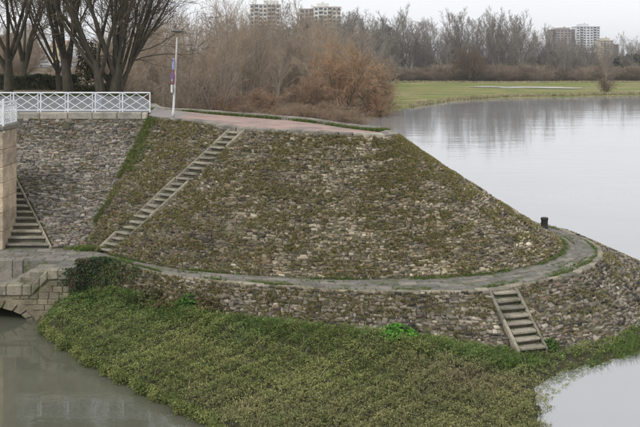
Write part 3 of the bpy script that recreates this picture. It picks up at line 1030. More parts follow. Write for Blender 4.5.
tag(link('bank', me, M['soil']), kind='structure')

# low leafy plants
N = 340000
P = np.column_stack([rng.uniform(-11.5, 17, N), rng.uniform(22.5, 46, N)])
z, sd, near = bank_z(P)
# distance outside the foot of the lower wall: keep only plants in front of it
x, y = P[:, 0], P[:, 1]
inside_wall = poly_sd(P, np.vstack([Lc[:uidx(17), :2], [(-12, 60)], [(-12, 37)]])) > 0.9
mud = np.clip(1 - np.hypot((x-8.6)/1.5, (y-30.6)/0.7), 0, 1)
thin = np.where((x > 6.2) & (sd < 1.0), 0.35, 1.0)*(1-0.9*mud)
gap = wob(x, y, 2.2, 7.0) + rng.normal(size=N)*.35 < -1.25
ok = ~gap & (sd > np.where(x < 6, -0.05, -0.14)) & ~inside_wall & (rng.random(N) < thin) & ~bands_mask(np.column_stack([P, z]), -0.1) & (y < 41)
P, z, sd, near, x, y = P[ok], z[ok], sd[ok], near[ok], x[ok], y[ok]
tone = 0.45 + 0.22*wob(x, y, 0.75, 2.2) + 0.2*wob(x, y, 3.1, .7) + rng.normal(size=len(x))*0.26
brown = np.clip(0.9 - np.hypot((x-4.6)/3.4, (y-28.4)/2.2), 0, 1) + np.clip((28.0-y)/5, 0, .35)
green = np.clip(near*1.5-.35, 0, 1)*np.clip(.55+.5*wob(x, y, .6, 4), .1, 1) + np.clip((-5-x)/6, 0, .35)
c0, c1, cb, cg = np.array([.1,.13,.033]), np.array([.32,.335,.115]), np.array([.27,.225,.13]), np.array([.13,.2,.055])
tt = np.clip(tone, 0, 1)[:, None]
col = c0*(1-tt)+c1*tt
col = col*(1-np.clip(brown, 0, .75)[:, None]) + cb*np.clip(brown, 0, .75)[:, None]
col = col*(1-np.clip(green, 0, .8)[:, None]) + cg*np.clip(green, 0, .8)[:, None]*(.7+.6*tt)
pts = np.column_stack([P, z + rng.uniform(0.02, 0.2, len(z))*np.clip(0.4+sd, .25, 1) + .05*wob(x, y, 6, 1) + .03*wob(x, y, 2.7, 5)])
up = unit(np.column_stack([rng.normal(size=(len(x), 2))*0.25, np.ones(len(x))]))
# the mat hangs over the canal along its left edge
ed = []
for a, b in zip(bank_poly[1:7], bank_poly[2:8]):
    if b[0] > 6: break
    e = b-a; L = math.hypot(*e); nn = np.array([e[1], -e[0]])/L
    for _ in range(int(L*700)):
        q0 = a + e*rng.random(); ed.append(q0 + nn*(rng.normal()*.09 + .04 + .13*float(wob(q0[0], q0[1], 2.1, 1.0))))
ed = np.array(ed); ez = rng.uniform(.0, .34, len(ed))
et = np.clip(.35 + .25*wob(ed[:, 0], ed[:, 1], 1.7, 2) + rng.normal(size=len(ed))*.25, 0, 1)[:, None]
pts = np.vstack([pts, np.column_stack([ed, ez])]); up = np.vstack([up, unit(np.column_stack([np.full((len(ed), 1), -.6), np.full((len(ed), 1), -.5), np.full((len(ed), 1), .7)]) + rng.normal(size=(len(ed), 3))*.3)])
col = np.vstack([col, c0*(1-et) + c1*et])
V, Fq, C = leaves(pts, up, col, 4, 0.031, 0.07, 0.55, (0.1, 1.2), 5, 0.05)
print('bank plants', len(x), 'leaves', len(Fq))
tag(link('bank_ground_cover', np_mesh('bank_ground_cover', V, Fq, C), M['leaf']),
    'olive green low leafy plants covering the bank below the path', 'ground cover', kind='stuff')

# longer bright grass against the foot of the wall and on the right strip
N = 26000
P = np.column_stack([rng.uniform(-10, 15.2, N), rng.uniform(27, 44, N)])
z, sd, near = bank_z(P)
dl = dist_line(P, Lxy)
x, y = P[:, 0], P[:, 1]
pr = np.exp(-((dl-0.15)/0.55)**2)*np.clip(.35+.5*wob(x, y, .9, 3), .05, 1)
inside_wall = poly_sd(P, np.vstack([Lc[:uidx(17), :2], [(-12, 60)], [(-12, 37)]])) > 0.75
ok = (rng.random(N) < pr) & (sd > 0) & ~inside_wall & ~bands_mask(np.column_stack([P, z]), 0) & (y < 42)
P, z = P[ok], z[ok]
q = np.column_stack([rng.uniform(-9, 7.5, 700), rng.uniform(24, 33, 700)])
qz, qsd, qn = bank_z(q)
k = (qsd > .3) & (wob(q[:, 0], q[:, 1], 1.1, 5) + rng.normal(size=700)*.4 > .55) & (poly_sd(q, np.vstack([Lc[:uidx(17), :2], [(-12, 60)], [(-12, 37)]])) < .2)
P, z = np.vstack([P, q[k]]), np.concatenate([z, qz[k]])
cg = np.array([[.1,.18,.035],[.15,.2,.055],[.09,.14,.03],[.2,.18,.085]])[rng.choice(4, len(P), p=[.45,.3,.15,.1])]
V, Fq, C = blades(np.column_stack([P, z]), np.tile([0, 0, 1.0], (len(P), 1)), cg, 9, .14, .42, .02, .6, .5, 8)
print('bank grass tufts', len(P))
tag(link('bank_grass', np_mesh('bank_grass', V, Fq, C), M['blade']), 'bright green grass along the foot of the low stone revetment', 'grass', kind='stuff')

# dead stems lying and standing in the plants
q = np.column_stack([rng.uniform(-9, 7, 420), rng.uniform(24, 33, 420)])
qz, qsd, qn = bank_z(q)
k = (qsd > .15) & (poly_sd(q, np.vstack([Lc[:uidx(17), :2], [(-12, 60)], [(-12, 37)]])) < .3)
V, Fq, C = blades(np.column_stack([q[k], qz[k]+.12]), np.tile([0, 0, 1.0], (k.sum(), 1)), np.tile([.34, .28, .17], (k.sum(), 1)), 3, .15, .5, .012, 1.6, .1, 12)
tag(link('dead_stems', np_mesh('dead_stems', V, Fq, C), M['blade']), 'straw coloured dead stems among the plants of the bank', 'dead stems', kind='stuff')

# grass tufts in the joints of path, quay edge and valley of the two walls
def tufts(name, pts, nrm, pal, n, l0, l1, w, label, spread=.7, seed=3):
    rs = np.random.default_rng(seed)
    cg = np.array([palette(rs, pal) for _ in range(len(pts))])
    V, Fq, C = blades(np.asarray(pts), np.asarray(nrm), cg, n, l0, l1, w, spread, .4, seed)
    return tag(link(name, np_mesh(name, V, Fq, C), M['blade']), label, 'grass', kind='stuff')
GRASS = [(4, (.1,.18,.035)), (3, (.13,.185,.05)), (2, (.17,.18,.07)), (1, (.22,.19,.09))]
pts = []
for _ in range(5200):
    u = random.uniform(0, uidx(15)); q = random.random()
    s = abs(random.gauss(0, .07)) + .13 if q < .42 else (1-abs(random.gauss(0, .05)) if q < .8 else random.choice([.335, .505, .685])+random.gauss(0, .01))
    p = S_path(np.array([u]), np.array([min(1, s)]))[0]
    d = nz((p[0]*.55, p[1]*.55, 3 + 2*s))
    if d + random.gauss(0, .12) > (.0 if q < .8 else .12) and not in_band(p, -.1):
        pts.append(p + np.array([0, 0, .0]))
tufts('path_grass', pts, np.tile([0, 0, 1.0], (len(pts), 1)), GRASS, 8, .04, .13, .016, 'short grass growing along both edges and joints of the stone path')
pts = []
for _ in range(3000):
    u = random.uniform(uidx(13.6), uidx(18)); p = S_main(np.array([u]), np.array([1.0]))[0]
    a = S_main(np.array([min(NU-1, u+1)]), np.array([1.0]))[0]-p
    nn = unit(np.array([-a[1], a[0], 0]))
    side = random.choice([.34, .34, .34, -.12]) + random.gauss(0, .07)
    if nz((p[0]*.8, p[1]*.8, 1)) + random.gauss(0, .2) > .05: pts.append(p + nn*side + np.array([0, 0, .10]))
tufts('quay_grass', pts, np.tile([0, 0, 1.0], (len(pts), 1)), GRASS, 8, .05, .17, .02, 'bright grass fringe along the back kerb of the pink quay')
pts, nr = [], []
for _ in range(1500):
    s = random.random(); u = abs(random.gauss(0, 6)) if s > .45 else abs(random.gauss(0, 3))
    p, tu, ts, n = wall_frame(S_main, np.array([u]), np.array([s]))
    if nz((u*.12, s*7, 2)) + (.2 if s > .5 else -.15) + random.gauss(0, .15) > .08:
        pts.append(p[0]+n[0]*.02); nr.append(unit(n[0]+np.array([0, 0, .6])))
for _ in range(260):                              # long clump at the foot of the valley
    pts.append(np.array([-10.1+random.gauss(0, .45), 39.45+random.gauss(0, .18), 1.97])); nr.append(np.array([0, 0, 1.0]))
tufts('valley_grass', pts, nr, GRASS+[(5, (.2, .2, .07))], 8, .08, .24, .022, 'green grass growing down the valley between the two stone slopes')

pts = []
for b_, t_, la_, hw_, n_ in (FL_DIAG, FL_LEFT, FL_LOW):
    for i in range(n_):
        for _ in range(7):
            if random.random() < .45:
                e_ = random.choice([-1, 1])*random.uniform(.55, 1.0)*hw_
                p = b_ + (t_-b_)*((i+.93)/n_) + la_*e_; p[2] = b_[2] + (i+.56)*(t_[2]-b_[2])/n_
                pts.append(p + np.array([random.gauss(0, .02), random.gauss(0, .02), 0]))
tufts('step_weeds', pts, np.tile([0, 0, 1.0], (len(pts), 1)), GRASS+[(3, (.2, .17, .08))], 7, .03, .1, .016, 'small weeds and moss in the corners of the stone steps', seed=14)

# ------------------------------------------------------------------ ivy and leafy weeds on the lower left wall
def plant_thing(name, label, cat, pts, nrm, col, n, l0, l1, w, group=None, tilt=(.1, 1), rise=.05, seed=1, stems=None):
    b = np.mean(pts, 0); b[2] = np.min(pts[:, 2])
    root = empty(name, b)
    tag(root, label, cat, group)
    V, Fq, C = leaves(pts - b, nrm, col, n, l0, l1, w, tilt, seed, rise)
    link('foliage', np_mesh('foliage', V, Fq, C), M['leaf'], root)
    if stems is not None:
        mb = MB()
        for a, c in stems: mb.bar(np.array(a)-b, np.array(c)-b, .015)
        mb.build('stem', M['twig'], root)
    return root
pts, nr = [], []
rs = np.random.default_rng(9)
for k in range(78):
    u0_ = abs(rs.normal())*uidx(.95); L0 = rs.uniform(.15, 1.0)*(1.25-.7*u0_/uidx(3))
    if u0_ > uidx(3.2): continue
    drift = rs.normal()*6; n_ = int(10 + 34*max(.1, L0))
    for t_ in np.linspace(0, 1, n_):
        s0 = 1.03 - max(.05, L0)*t_*.85 + rs.normal()*.03
        uu0 = np.clip(u0_ + drift*t_ + rs.normal()*1.2, 0, NU-2)
        p, tu, ts, n = wall_frame(S_low, np.array([uu0]), np.array([np.clip(s0, .02, 1.0)]))
        pts.append(p[0] + n[0]*abs(rs.normal())*.09 + np.array([0, 0, .06])); nr.append(unit(n[0] + np.array([0, 0, .35]) + rs.normal(size=3)*.25))
for _ in range(420):
    pts.append(np.array([-9.9+rs.normal()*.16, rs.uniform(35.5, 35.75), 2.0-abs(rs.normal())*.35])); nr.append(unit(np.array([.2, -1, .3])))
pts, nr = np.array(pts), np.array(nr)
col = np.array([.032, .055, .022])*rs.uniform(.6, 1.7, (len(pts), 1))
pt = np.array([nz(q, 2.2) for q in pts]) + rs.normal(size=len(pts))*.2
col[pt > .22] = np.array([.1, .13, .04])*rs.uniform(.6, 1.3, ((pt > .22).sum(), 1))
col[pt < -.36] = np.array([.1, .078, .045])*rs.uniform(.5, 1.2, ((pt < -.36).sum(), 1))
stm = [((-9.8+k*.35, 36.1-k*.12, .6), (-9.7+k*.4, 36.5-k*.1, 1.9)) for k in range(5)]
plant_thing('ivy', 'dark green ivy hanging over the wall beside the culvert', 'ivy', pts, nr, col, 2, .05, .1, .8, tilt=(-.1, .8), seed=4)
# dry brown leaves, bramble tangle
def weed(name, label, cat, c, rad, h, n, colr, seed, leaf=(.06, .14), group=None):
    rs = np.random.default_rng(seed)
    q = rs.normal(size=(n, 3)); q = unit(q)*rs.random((n, 1))**.45
    q[:, 2] = np.abs(q[:, 2])
    pts = np.array(c) + q*np.array([rad, rad*.7, h])
    nr = unit(q + np.array([0, 0, .5]))
    col = np.array(colr)*rs.uniform(.7, 1.4, (n, 1))
    st = [(np.array(c), p) for p in pts[::max(1, n//9)]]
    return plant_thing(name, label, cat, pts, nr, col, 4, leaf[0], leaf[1], .6, group, (.0, .9), .03, seed, st)
weed('nettle_clump', 'bright green broad leafy clump at the foot of the revetment, mid bank', 'plant', (2.65, 30.95, .72), .72, .5, 420, (.1, .27, .035), 21, (.07, .16))
weed('leafy_weed', 'fresh green weed on the low wall right of the ivy', 'plant', (-5.0, 34.15, .95), .38, .5, 170, (.07, .16, .03), 22)
weed('bramble', 'dark bramble tangle below the ivy', 'bramble', (-7.3, 35.05, .3), .7, .85, 420, (.06, .085, .025), 23)
weed('bramble', 'russet dry bramble on the low wall left of the fresh green weed', 'bramble', (-5.9, 34.3, .55), .5, .7, 260, (.14, .09, .05), 24)
weed('bramble', 'olive brown bramble on the low wall between the ivy and the russet bramble', 'bramble', (-6.6, 35.0, .75), .55, .75, 300, (.11, .11, .045), 27)
weed('bramble', 'thin brown bramble hanging just under the path edge beside the fresh green weed', 'bramble', (-4.1, 33.7, .8), .5, .6, 190, (.13, .11, .05), 28)
weed('leafy_weed', 'small green weed on the low wall at the waterside of the culvert', 'plant', (-9.2, 35.6, .35), .5, .7, 260, (.05, .1, .02), 25)
weed('leafy_weed', 'tiny green weed at the foot of the lower staircase', 'plant', (8.05, 31.5, .3), .3, .22, 90, (.07, .13, .03), 26)

# ------------------------------------------------------------------ far ground: left bank, meadow, plain to the horizon
SHORE = np.array([(-3,58),(-4,66),(-4,80),(-3,100),(1,122),(7,145),(14,165),(20,182),(30,204),(44,219),(60,225),(84,234),(130,248),(300,290),(900,420),(9000,2000)], float)
QUAYL = np.array([(-9.3,40),(-9.3,51),(-13.2,70),(-22,110),(-45,180),(-90,300),(-600,1500),(-3000,9000)], float)
def side_of(P, line, right_in=False):
    """signed distance to an open line, positive on its left hand"""
    best = np.full(len(P), 1e12); sg = np.zeros(len(P))
    for a, b in zip(line[:-1], line[1:]):
        e = b-a; L = math.hypot(*e)
        t = np.clip(((P-a) @ e)/(L*L), 0, 1)
        q = P - a - t[:, None]*e
        d = np.hypot(q[:, 0], q[:, 1])
        c = (e[0]*q[:, 1] - e[1]*q[:, 0])/L
        m = d < best - 1e-9
        best = np.where(m, d, best); sg = np.where(m, np.sign(c), sg)
    return best*np.where(sg == 0, 1, sg)
def ground_z(P):
    ds = side_of(P, SHORE) + .8*wob(P[:, 0], P[:, 1], .09, 1)
    dq = side_of(P, QUAYL)
    z = np.clip(ds*.12, -1.2, .24) + .05*wob(P[:, 0], P[:, 1], .05, 2)*np.clip(ds/6, 0, 1)
    q = np.clip((dq+1.5)/5.0, 0, 1); q = q*q*(3-2*q)
    z = z*(1-q) + 7.40*q
    return z
def geo(a, b, n): return np.geomspace(a, b, n)
xs = np.concatenate([-geo(6000, 62, 26), np.arange(-60, 130, 2.0), geo(132, 6000, 30)])
ys = np.concatenate([np.arange(50.9, 330, 2.2), geo(333, 6000, 30)])
gx, gy = np.meshgrid(xs, ys, indexing='ij')
P = np.stack([gx.ravel(), gy.ravel()], 1)
gz = ground_z(P)
fa = grid_faces(*gx.shape)
ok = (gz[fa] > -1.0).any(1)
m, n, l, b = mat_base('meadow grass and dry reed', .95, .1)
t = noise_node(n, l, .05, 3, .6, mapping=(.3, .8, 1))
t2 = noise_node(n, l, 1.2, 5, .7)
c = ramp(n, l, t.outputs['Fac'], [(.3, (.1, .14, .03)), (.4, (.15, .19, .045)), (.47, (.25, .22, .1)), (.51, (.12, .16, .035)), (.57, (.28, .235, .13)), (.63, (.13, .16, .04)), (.72, (.22, .19, .1))]).outputs[0]
c = mulc(n, l, c, ramp(n, l, t2.outputs['Fac'], [(.3, (.7, .7, .7)), (.7, (1.25, 1.25, 1.2))]).outputs[0])
gp = n.new('ShaderNodeNewGeometry'); sx = n.new('ShaderNodeSeparateXYZ')      # leaf litter and dead reed on the wooded bank
l.new(gp.outputs['Position'], sx.inputs[0])
mr = n.new('ShaderNodeMapRange'); mr.inputs['From Min'].default_value = 15; mr.inputs['From Max'].default_value = 8
l.new(sx.outputs['X'], mr.inputs['Value'])
lit = ramp(n, l, t2.outputs['Fac'], [(.3, (.1, .078, .05)), (.7, (.22, .175, .12))]).outputs[0]
c = mulc(n, l, c, lit, mr.outputs[0], 'MIX')
mr2 = n.new('ShaderNodeMapRange'); mr2.inputs['From Min'].default_value = 350; mr2.inputs['From Max'].default_value = 362
l.new(sx.outputs['Y'], mr2.inputs['Value'])
c = mulc(n, l, c, lit, mr2.outputs[0], 'MIX')
l.new(c, b.inputs['Base Color'])
bump(n, l, b, t2.outputs['Fac'], .8, .15)
tag(link('meadow', np_mesh('meadow', np.column_stack([P, gz]), fa[ok], smooth=True), m), kind='structure')

# pale silt streaks on the meadow, the water's sky reflection painted into the colour
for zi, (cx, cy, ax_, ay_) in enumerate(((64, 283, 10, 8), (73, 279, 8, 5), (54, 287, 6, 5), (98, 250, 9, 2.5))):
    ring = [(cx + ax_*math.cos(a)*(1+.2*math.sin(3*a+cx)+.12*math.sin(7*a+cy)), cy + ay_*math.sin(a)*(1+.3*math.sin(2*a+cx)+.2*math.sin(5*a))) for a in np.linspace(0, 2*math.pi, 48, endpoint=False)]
    me = np_mesh('pool_patch', [(x, y, .34+.02*zi) for x, y in ring], [tuple(range(48))])
    tag(link('pool_patch', me, noise_mat('pale wet silt', [(.3, (.34, .33, .29)), (.7, (.52, .51, .48))], .2, 5, rough=.3, bdist=.01)), 'pale silt streak on the far meadow', 'pool', kind='structure')

# pale dry reed margins on the meadow
rs = np.random.default_rng(31)
pts, cc = [], []
for _ in range(8000):
    k = rs.random()*.6
    if k < .35:
        x = rs.uniform(18, 140); yy = np.interp(x, SHORE[:, 0], SHORE[:, 1]) + rs.uniform(1.5, 6)
    elif k < .6:
        x = rs.uniform(20, 190); yy = 338 + rs.normal()*3 + 4*math.sin(x*.07)
    else:
        x = rs.uniform(15, 170); yy = rs.uniform(200, 345)
        if yy < np.interp(x, SHORE[:, 0], SHORE[:, 1]) + 4: continue
        if math.hypot((x-66)/15, (yy-282)/16) < 1.1: continue
    g = rs.random()
    cc.append((.42, .36, .23) if (k < .6 and g < .8) else (.12, .16, .05))
    pts.append((x, yy))
P = np.array(pts)
V, Fq, C = blades(np.column_stack([P, ground_z(P)]), np.tile([0, 0, 1.0], (len(P), 1)), np.array(cc), 6, .2, .65, .09, .7, .3, 6, True)
tag(link('reed_grass', np_mesh('reed_grass', V, Fq, C), M['blade']), 'pale dry grass and tussocks scattered over the far meadow', 'grass', kind='stuff')

# ------------------------------------------------------------------ bare trees
def grow(r, p, d, L, rad, lev, Q, out):
    ns = Q['seg'][lev]; sl = L/ns
    ra = rad
    for i in range(ns):
        w = Q['wob'][lev]
        d = Vector((d.x + r.gauss(0, w), d.y + r.gauss(0, w), d.z + r.gauss(0, w) + Q['up'][lev])).normalized()
        q = p + d*sl
        rb = max(Q['rmin'], rad*(1 - Q['taper'][lev]*(i+1)/ns))
        out.append((p.x, p.y, p.z, q.x, q.y, q.z, ra, rb, lev))
        fr = (i+1)/ns
        if lev < Q['lev'] and fr > Q['start'][lev]:
            c = Q['nch'][lev]; c = int(c) + (r.random() < c-int(c))
            for _ in range(c):
                a = R(r.uniform(*Q['ang'][lev]))
                az = r.uniform(0, 2*math.pi)
                s = d.orthogonal().normalized(); s2 = d.cross(s)
                dd = (d*math.cos(a) + (s*math.cos(az) + s2*math.sin(az))*math.sin(a)).normalized()
                t = r.random()
                grow(r, p.lerp(q, t), dd, L*Q['lr'][lev]*(1.15 - Q['fall'][lev]*fr)*r.uniform(.75, 1.2), max(Q['rmin'], rb*Q['rr'][lev]), lev+1, Q, out)
        p, ra = q, rb

def tube_mesh(name, seg, n, mat):
    A, Bp, ra, rb = seg[:, 0:3], seg[:, 3:6], seg[:, 6], seg[:, 7]
    d = unit(Bp-A)
    ref = np.where(np.abs(d[:, 2:3]) > .9, np.array([[1., 0, 0]]), np.array([[0, 0, 1.]]))
    x = unit(np.cross(d, ref)); y = np.cross(d, x)
    V = []
    for base, rr in ((A, ra), (Bp, rb)):
        for k in range(n):
            a = 2*math.pi*k/n
            V.append(base + (x*math.cos(a) + y*math.sin(a))*rr[:, None])
    V = np.stack(V, 1).reshape(-1, 3)
    off = np.arange(len(seg))[:, None]*2*n
    Fq = np.concatenate([off + np.array([[k, (k+1) % n, n+(k+1) % n, n+k]]) for k in range(n)])
    me = np_mesh(name, V, Fq, smooth=n > 3)
    me.materials.append(mat)
    return me

def tree_meshes(seed, H, rad, Q, stems=1, spread=0.0, split=1, barkm=None, twigm=None, lean=0.0, nt=7, nc=3):
    r = random.Random(seed)
    out = []
    for k in range(stems):
        az = 2*math.pi*(k+r.random()*.6)/stems
        sp = spread*r.uniform(.5, 1.2)
        d = Vector((math.cos(az)*sp + lean, math.sin(az)*sp, 1)).normalized()
        p = Vector((math.cos(az), math.sin(az), 0))*(rad*1.2 if stems > 1 else 0)
        p.z = -.2
        grow(r, p, d, H*r.uniform(.85, 1.05), rad, 0, Q, out)
    S = np.array(out)
    tr = S[:, 8] <= split-1
    return tube_mesh('trunk', S[tr], nt, barkm or M['bark']), tube_mesh('crown', S[~tr], nc, twigm or M['twig']), len(S)

def tree(meshes, name, loc, rz, sc_, label, group=None, cat='tree', color=None):
    root = empty(name, loc, rz)
    root.scale = sc_ if isinstance(sc_, tuple) else (sc_,)*3
    tag(root, label, cat, group)
    a = link('trunk', meshes[0], None, root); c = link('crown', meshes[1], None, root)
    if color: a.color = c.color = (*color, 1)
    return root

twig_grey = bark_mat('grey brown twigs', (.22, .195, .17), (.33, .3, .26), .6)
twig_red = bark_mat('russet willow twigs', (.27, .195, .13), (.41, .3, .2), .6)
twig_tan = bark_mat('tan brush twigs', (.29, .23, .17), (.44, .355, .265), .6)
bark_far = bark_mat('far grey bark', (.17, .155, .135), (.27, .25, .22), .8)

POPLAR = dict(lev=3, seg=(10, 7, 4, 2), wob=(.035, .07, .12, .15), up=(.05, .11, .09, .04), taper=(.92, .85, .8, .6), start=(.2, .15, .1), nch=(1.5, 1.35, 1.5), ang=((18, 42), (20, 45), (20, 55)),
              lr=(.4, .42, .5), fall=(.55, .5, .5), rr=(.5, .5, .6), rmin=.026)
ROUND = dict(lev=3, seg=(7, 7, 5, 2), wob=(.06, .12, .15, .2), up=(.02, .05, .05, .02), taper=(.75, .85, .8, .6), start=(.25, .15, .1), nch=(2.2, 1.5, 1.5), ang=((30, 62), (25, 55), (25, 60)),
             lr=(.62, .5, .45), fall=(.45, .5, .5), rr=(.5, .5, .6), rmin=.022)
BRUSH = dict(lev=3, seg=(7, 6, 4, 2), wob=(.07, .1, .14, .18), up=(.05, .07, .04, .0), taper=(.85, .85, .8, .6), start=(.08, .1, .1), nch=(1.5, 1.6, 1.3), ang=((18, 48), (20, 50), (20, 55)),
             lr=(.5, .48, .5), fall=(.5, .5, .5), rr=(.5, .5, .6), rmin=.014)
WILLOW = dict(lev=3, seg=(6, 6, 5, 3), wob=(.1, .14, .16, .15), up=(.03, .03, -.02, -.1), taper=(.8, .85, .8, .6), start=(.1, .1, .1), nch=(1.9, 1.8, 1.4), ang=((25, 65), (25, 60), (25, 60)),
              lr=(.6, .5, .5), fall=(.45, .5, .5), rr=(.5, .5, .6), rmin=.014)
NT = 0
def mk(*a, **k):
    global NT
    m = tree_meshes(*a, **k); NT += m[2]
    return m
POP = [mk(100+k, 23, .27, POPLAR, stems=(2, 3, 2, 4)[k], spread=.14, barkm=bark_far, twigm=twig_grey, nt=5) for k in range(4)]
RND = [mk(200+k, 12, .38, ROUND, barkm=bark_far, twigm=twig_grey, nt=5, split=1) for k in range(4)]
BRS = [mk(300+k, 9, .09, BRUSH, stems=6, spread=.33, barkm=bark_far, twigm=twig_tan, nt=4) for k in range(4)]
BRT = [mk(350+k, 15, .17, BRUSH, stems=2, spread=.16, barkm=bark_far, twigm=twig_tan, nt=4) for k in range(3)]
WIL = [mk(400+k, 6, .11, WILLOW, stems=6, spread=.6, barkm=M['bark'], twigm=twig_red, nt=4) for k in range(3)]
print('tree segments', NT)
rt = random.Random(5)
def gz1(x, y): return float(ground_z(np.array([[x, y]]))[0])
def put(px, d): return (px-320)*d/F

# treeline beyond the meadow
for k in range(96):
    px = 345 + k*3.2 + rt.uniform(-4, 4)
    d = rt.uniform(355, 400) + (30 if k % 3 == 0 else 0)
    x = put(px, d)
    kind = rt.random()
    tall = .95 if px < 528 else .74
    if px > 585: tall = .68
    if kind < (.62 if px < 530 else .3):
        s = rt.uniform(.8, 1.16)*tall
        tree(rt.choice(POP), 'bare_poplar', (x, d, gz1(x, d)-.1), rt.uniform(0, 6), (s*rt.uniform(.9, 1.3), s*1.1, s), 'tall narrow bare poplar in the treeline beyond the far meadow', 'treeline poplars beyond the meadow', color=(rt.uniform(.75, 1.1),)*3)
    else:
        s = rt.uniform(.8, 1.25)*(tall+.15)
        tree(rt.choice(RND), 'bare_tree', (x, d, gz1(x, d)-.1), rt.uniform(0, 6), (s*1.1, s*1.1, s*1.05), 'round bare tree in the treeline beyond the far meadow', 'treeline round trees beyond the meadow', color=(rt.uniform(.7, 1.05),)*3)
# undergrowth at the foot of the treeline
for k in range(46):
    px = 385 + k*5.7 + rt.uniform(-3, 3); d = rt.uniform(348, 362)
    x = put(px, d); s = rt.uniform(.3, .8)
    tree(rt.choice(BRS), 'bare_shrub', (x, d, gz1(x, d)-.4), rt.uniform(0, 6), (s*2.1+.4, s*1.9+.4, s*.9), 'low bare shrub at the foot of the far treeline', 'shrubs under the far treeline', 'shrub', (rt.uniform(.75, 1.1),)*3)
for k in range(34):
    px = 380 + k*7.8 + rt.uniform(-4, 4); d = rt.uniform(410, 450)
    x = put(px, d); s = rt.uniform(.7, 1.1)
    tree(rt.choice(BRS), 'bare_shrub', (x, d, gz1(x, d)-.4), rt.uniform(0, 6), (s*2.4, s*1.9, s*.85), 'dim bare shrub deep between the trunks of the far treeline', 'shrubs behind the far treeline', 'shrub', (rt.uniform(.6, .85),)*3)
# wood on the near left bank behind the mole
for k in range(74):
    px = 120 + (k*53 % 226) + rt.uniform(-4, 4); d = rt.uniform(118, 215) if px < 225 else rt.uniform(168, 240)
    x = put(px, d)
    if px > 350: d = rt.uniform(190, 240); x = put(px, d)
    s = rt.uniform(.85, 1.25)*(.72+.28*d/200)
    if rt.random() < .34:
        tree(rt.choice(BRS), 'bare_shrub', (x, d, gz1(x, d)-.1), rt.uniform(0, 6), (s*1.15, s*1.15, s*1.05), 'dense tan bare shrub in the thicket behind the lamp post and quay', 'thicket shrubs behind the quay', 'shrub', (rt.uniform(.85, 1.1),)*3)
    else:
        tree(rt.choice(BRT), 'bare_tree', (x, d, gz1(x, d)-.1), rt.uniform(0, 6), (s*.95, s*.95, s*1.02), 'slender bare tree in the thicket behind the lamp post and quay', 'thicket trees behind the quay', 'tree', (rt.uniform(.8, 1.1),)*3)
for k in range(26):                               # taller row behind
    px = 105 + k*11.5 + rt.uniform(-5, 5); d = rt.uniform(235, 330)
    x = put(px, d); s = rt.uniform(.62, .85)
    tree(rt.choice(POP+RND+BRT), 'bare_tree', (x, d, gz1(x, d)-.1), rt.uniform(0, 6), (s*1.25, s*1.25, s*rt.uniform(.85, 1.1)), 'tall bare tree rising behind the tan thicket', 'tall trees behind the thicket', 'tree', (rt.uniform(.75, 1.05),)*3)
for k in range(24):
    px = 215 + k*6.2 + rt.uniform(-4, 4); d = rt.uniform(245, 300)
    x = put(px, d); s = rt.uniform(.66, .84)
    tree(rt.choice(POP), 'bare_tree', (x, d, gz1(x, d)-.1), rt.uniform(0, 6), (s*1.7, s*1.6, s), 'tall bare tree hiding the lower floors of the white towers', 'tall trees below the white towers', 'tree', (rt.uniform(.85, 1.05),)*3)
for k in range(16):
    px = 205 + k*10 + rt.uniform(-3, 3); d = rt.uniform(124, 140)
    x = put(px, d); s = rt.uniform(.32, .5)
    tree(rt.choice(WIL), 'willow_shrub', (x, d, gz1(x, d)-.3), rt.uniform(0, 6), (s*1.8, s*1.5, s), 'low russet willow scrub along the water behind the quay kerb', 'willow scrub behind the quay kerb', 'shrub', (.9, .9, .92))
# single ones that stand out
def solo(m, name, px, d, s, label, cat='tree', color=None, rz=0):
    x = put(px, d)
    return tree(m, name, (x, d, gz1(x, d)-.1), rz, s, label, None, cat, color)
solo(POP[1], 'bare_poplar', 292, 240, (1.35, 1.35, .92), 'tallest grey bare tree standing in front of the white tower blocks', color=(.95, .92, .88), rz=2)
solo(WIL[0], 'willow_shrub', 342, 152, (1.75, 1.6, 1.75), 'large orange-brown willow leaning over the water behind the quay', 'willow', (1.1, 1.0, .9))
solo(WIL[1], 'willow_shrub', 370, 158, (1.35, 1.3, 1.3), 'russet willow at the water edge left of the green meadow', 'willow', (1.02, 1.0, .95), 1)
solo(WIL[1], 'willow_shrub', 380, 152, (.62, .62, .62), 'drooping orange willow at the tip of the bank beside the water', 'willow', (1.12, 1.0, .9), 3)
solo(WIL[2], 'willow_shrub', 385, 172, (.75, .75, .8), 'smallest russet willow beside the open water and meadow', 'willow', (1.1, 1.0, .9), 2)
solo(WIL[0], 'willow_shrub', 312, 150, (1.2, 1.1, 1.0), 'reddish willow thicket just left of the large orange willow', 'willow', (1.0, .93, .9), 4)
solo(WIL[1], 'willow_shrub', 268, 144, (1.1, 1.0, .75), 'low reddish willow above the middle of the pink quay', 'willow', (1.0, .93, .92), 3)
solo(WIL[2], 'willow_shrub', 226, 134, (1.0, 1.0, .7), 'low reddish willow above the left end of the pink quay', 'willow', (.95, .9, .9), 5)
solo(WIL[2], 'bare_shrub', 606, 244, (.62, .6, .62), 'round dark bare bush at the far water edge, right side', 'shrub', (.62, .66, .72))
solo(RND[2], 'bare_tree', 606, 330, (.55, .55, 1.0), 'lone pale slim tree rising behind the round waterside bush', 'tree', (1.1, 1.05, 1.0))
solo(WIL[0], 'bare_tree', 470, 345, (2.2, 2.0, 1.9), 'wide low dark tree with spreading limbs at the meadow edge', 'tree', (.5, .5, .5), 1)

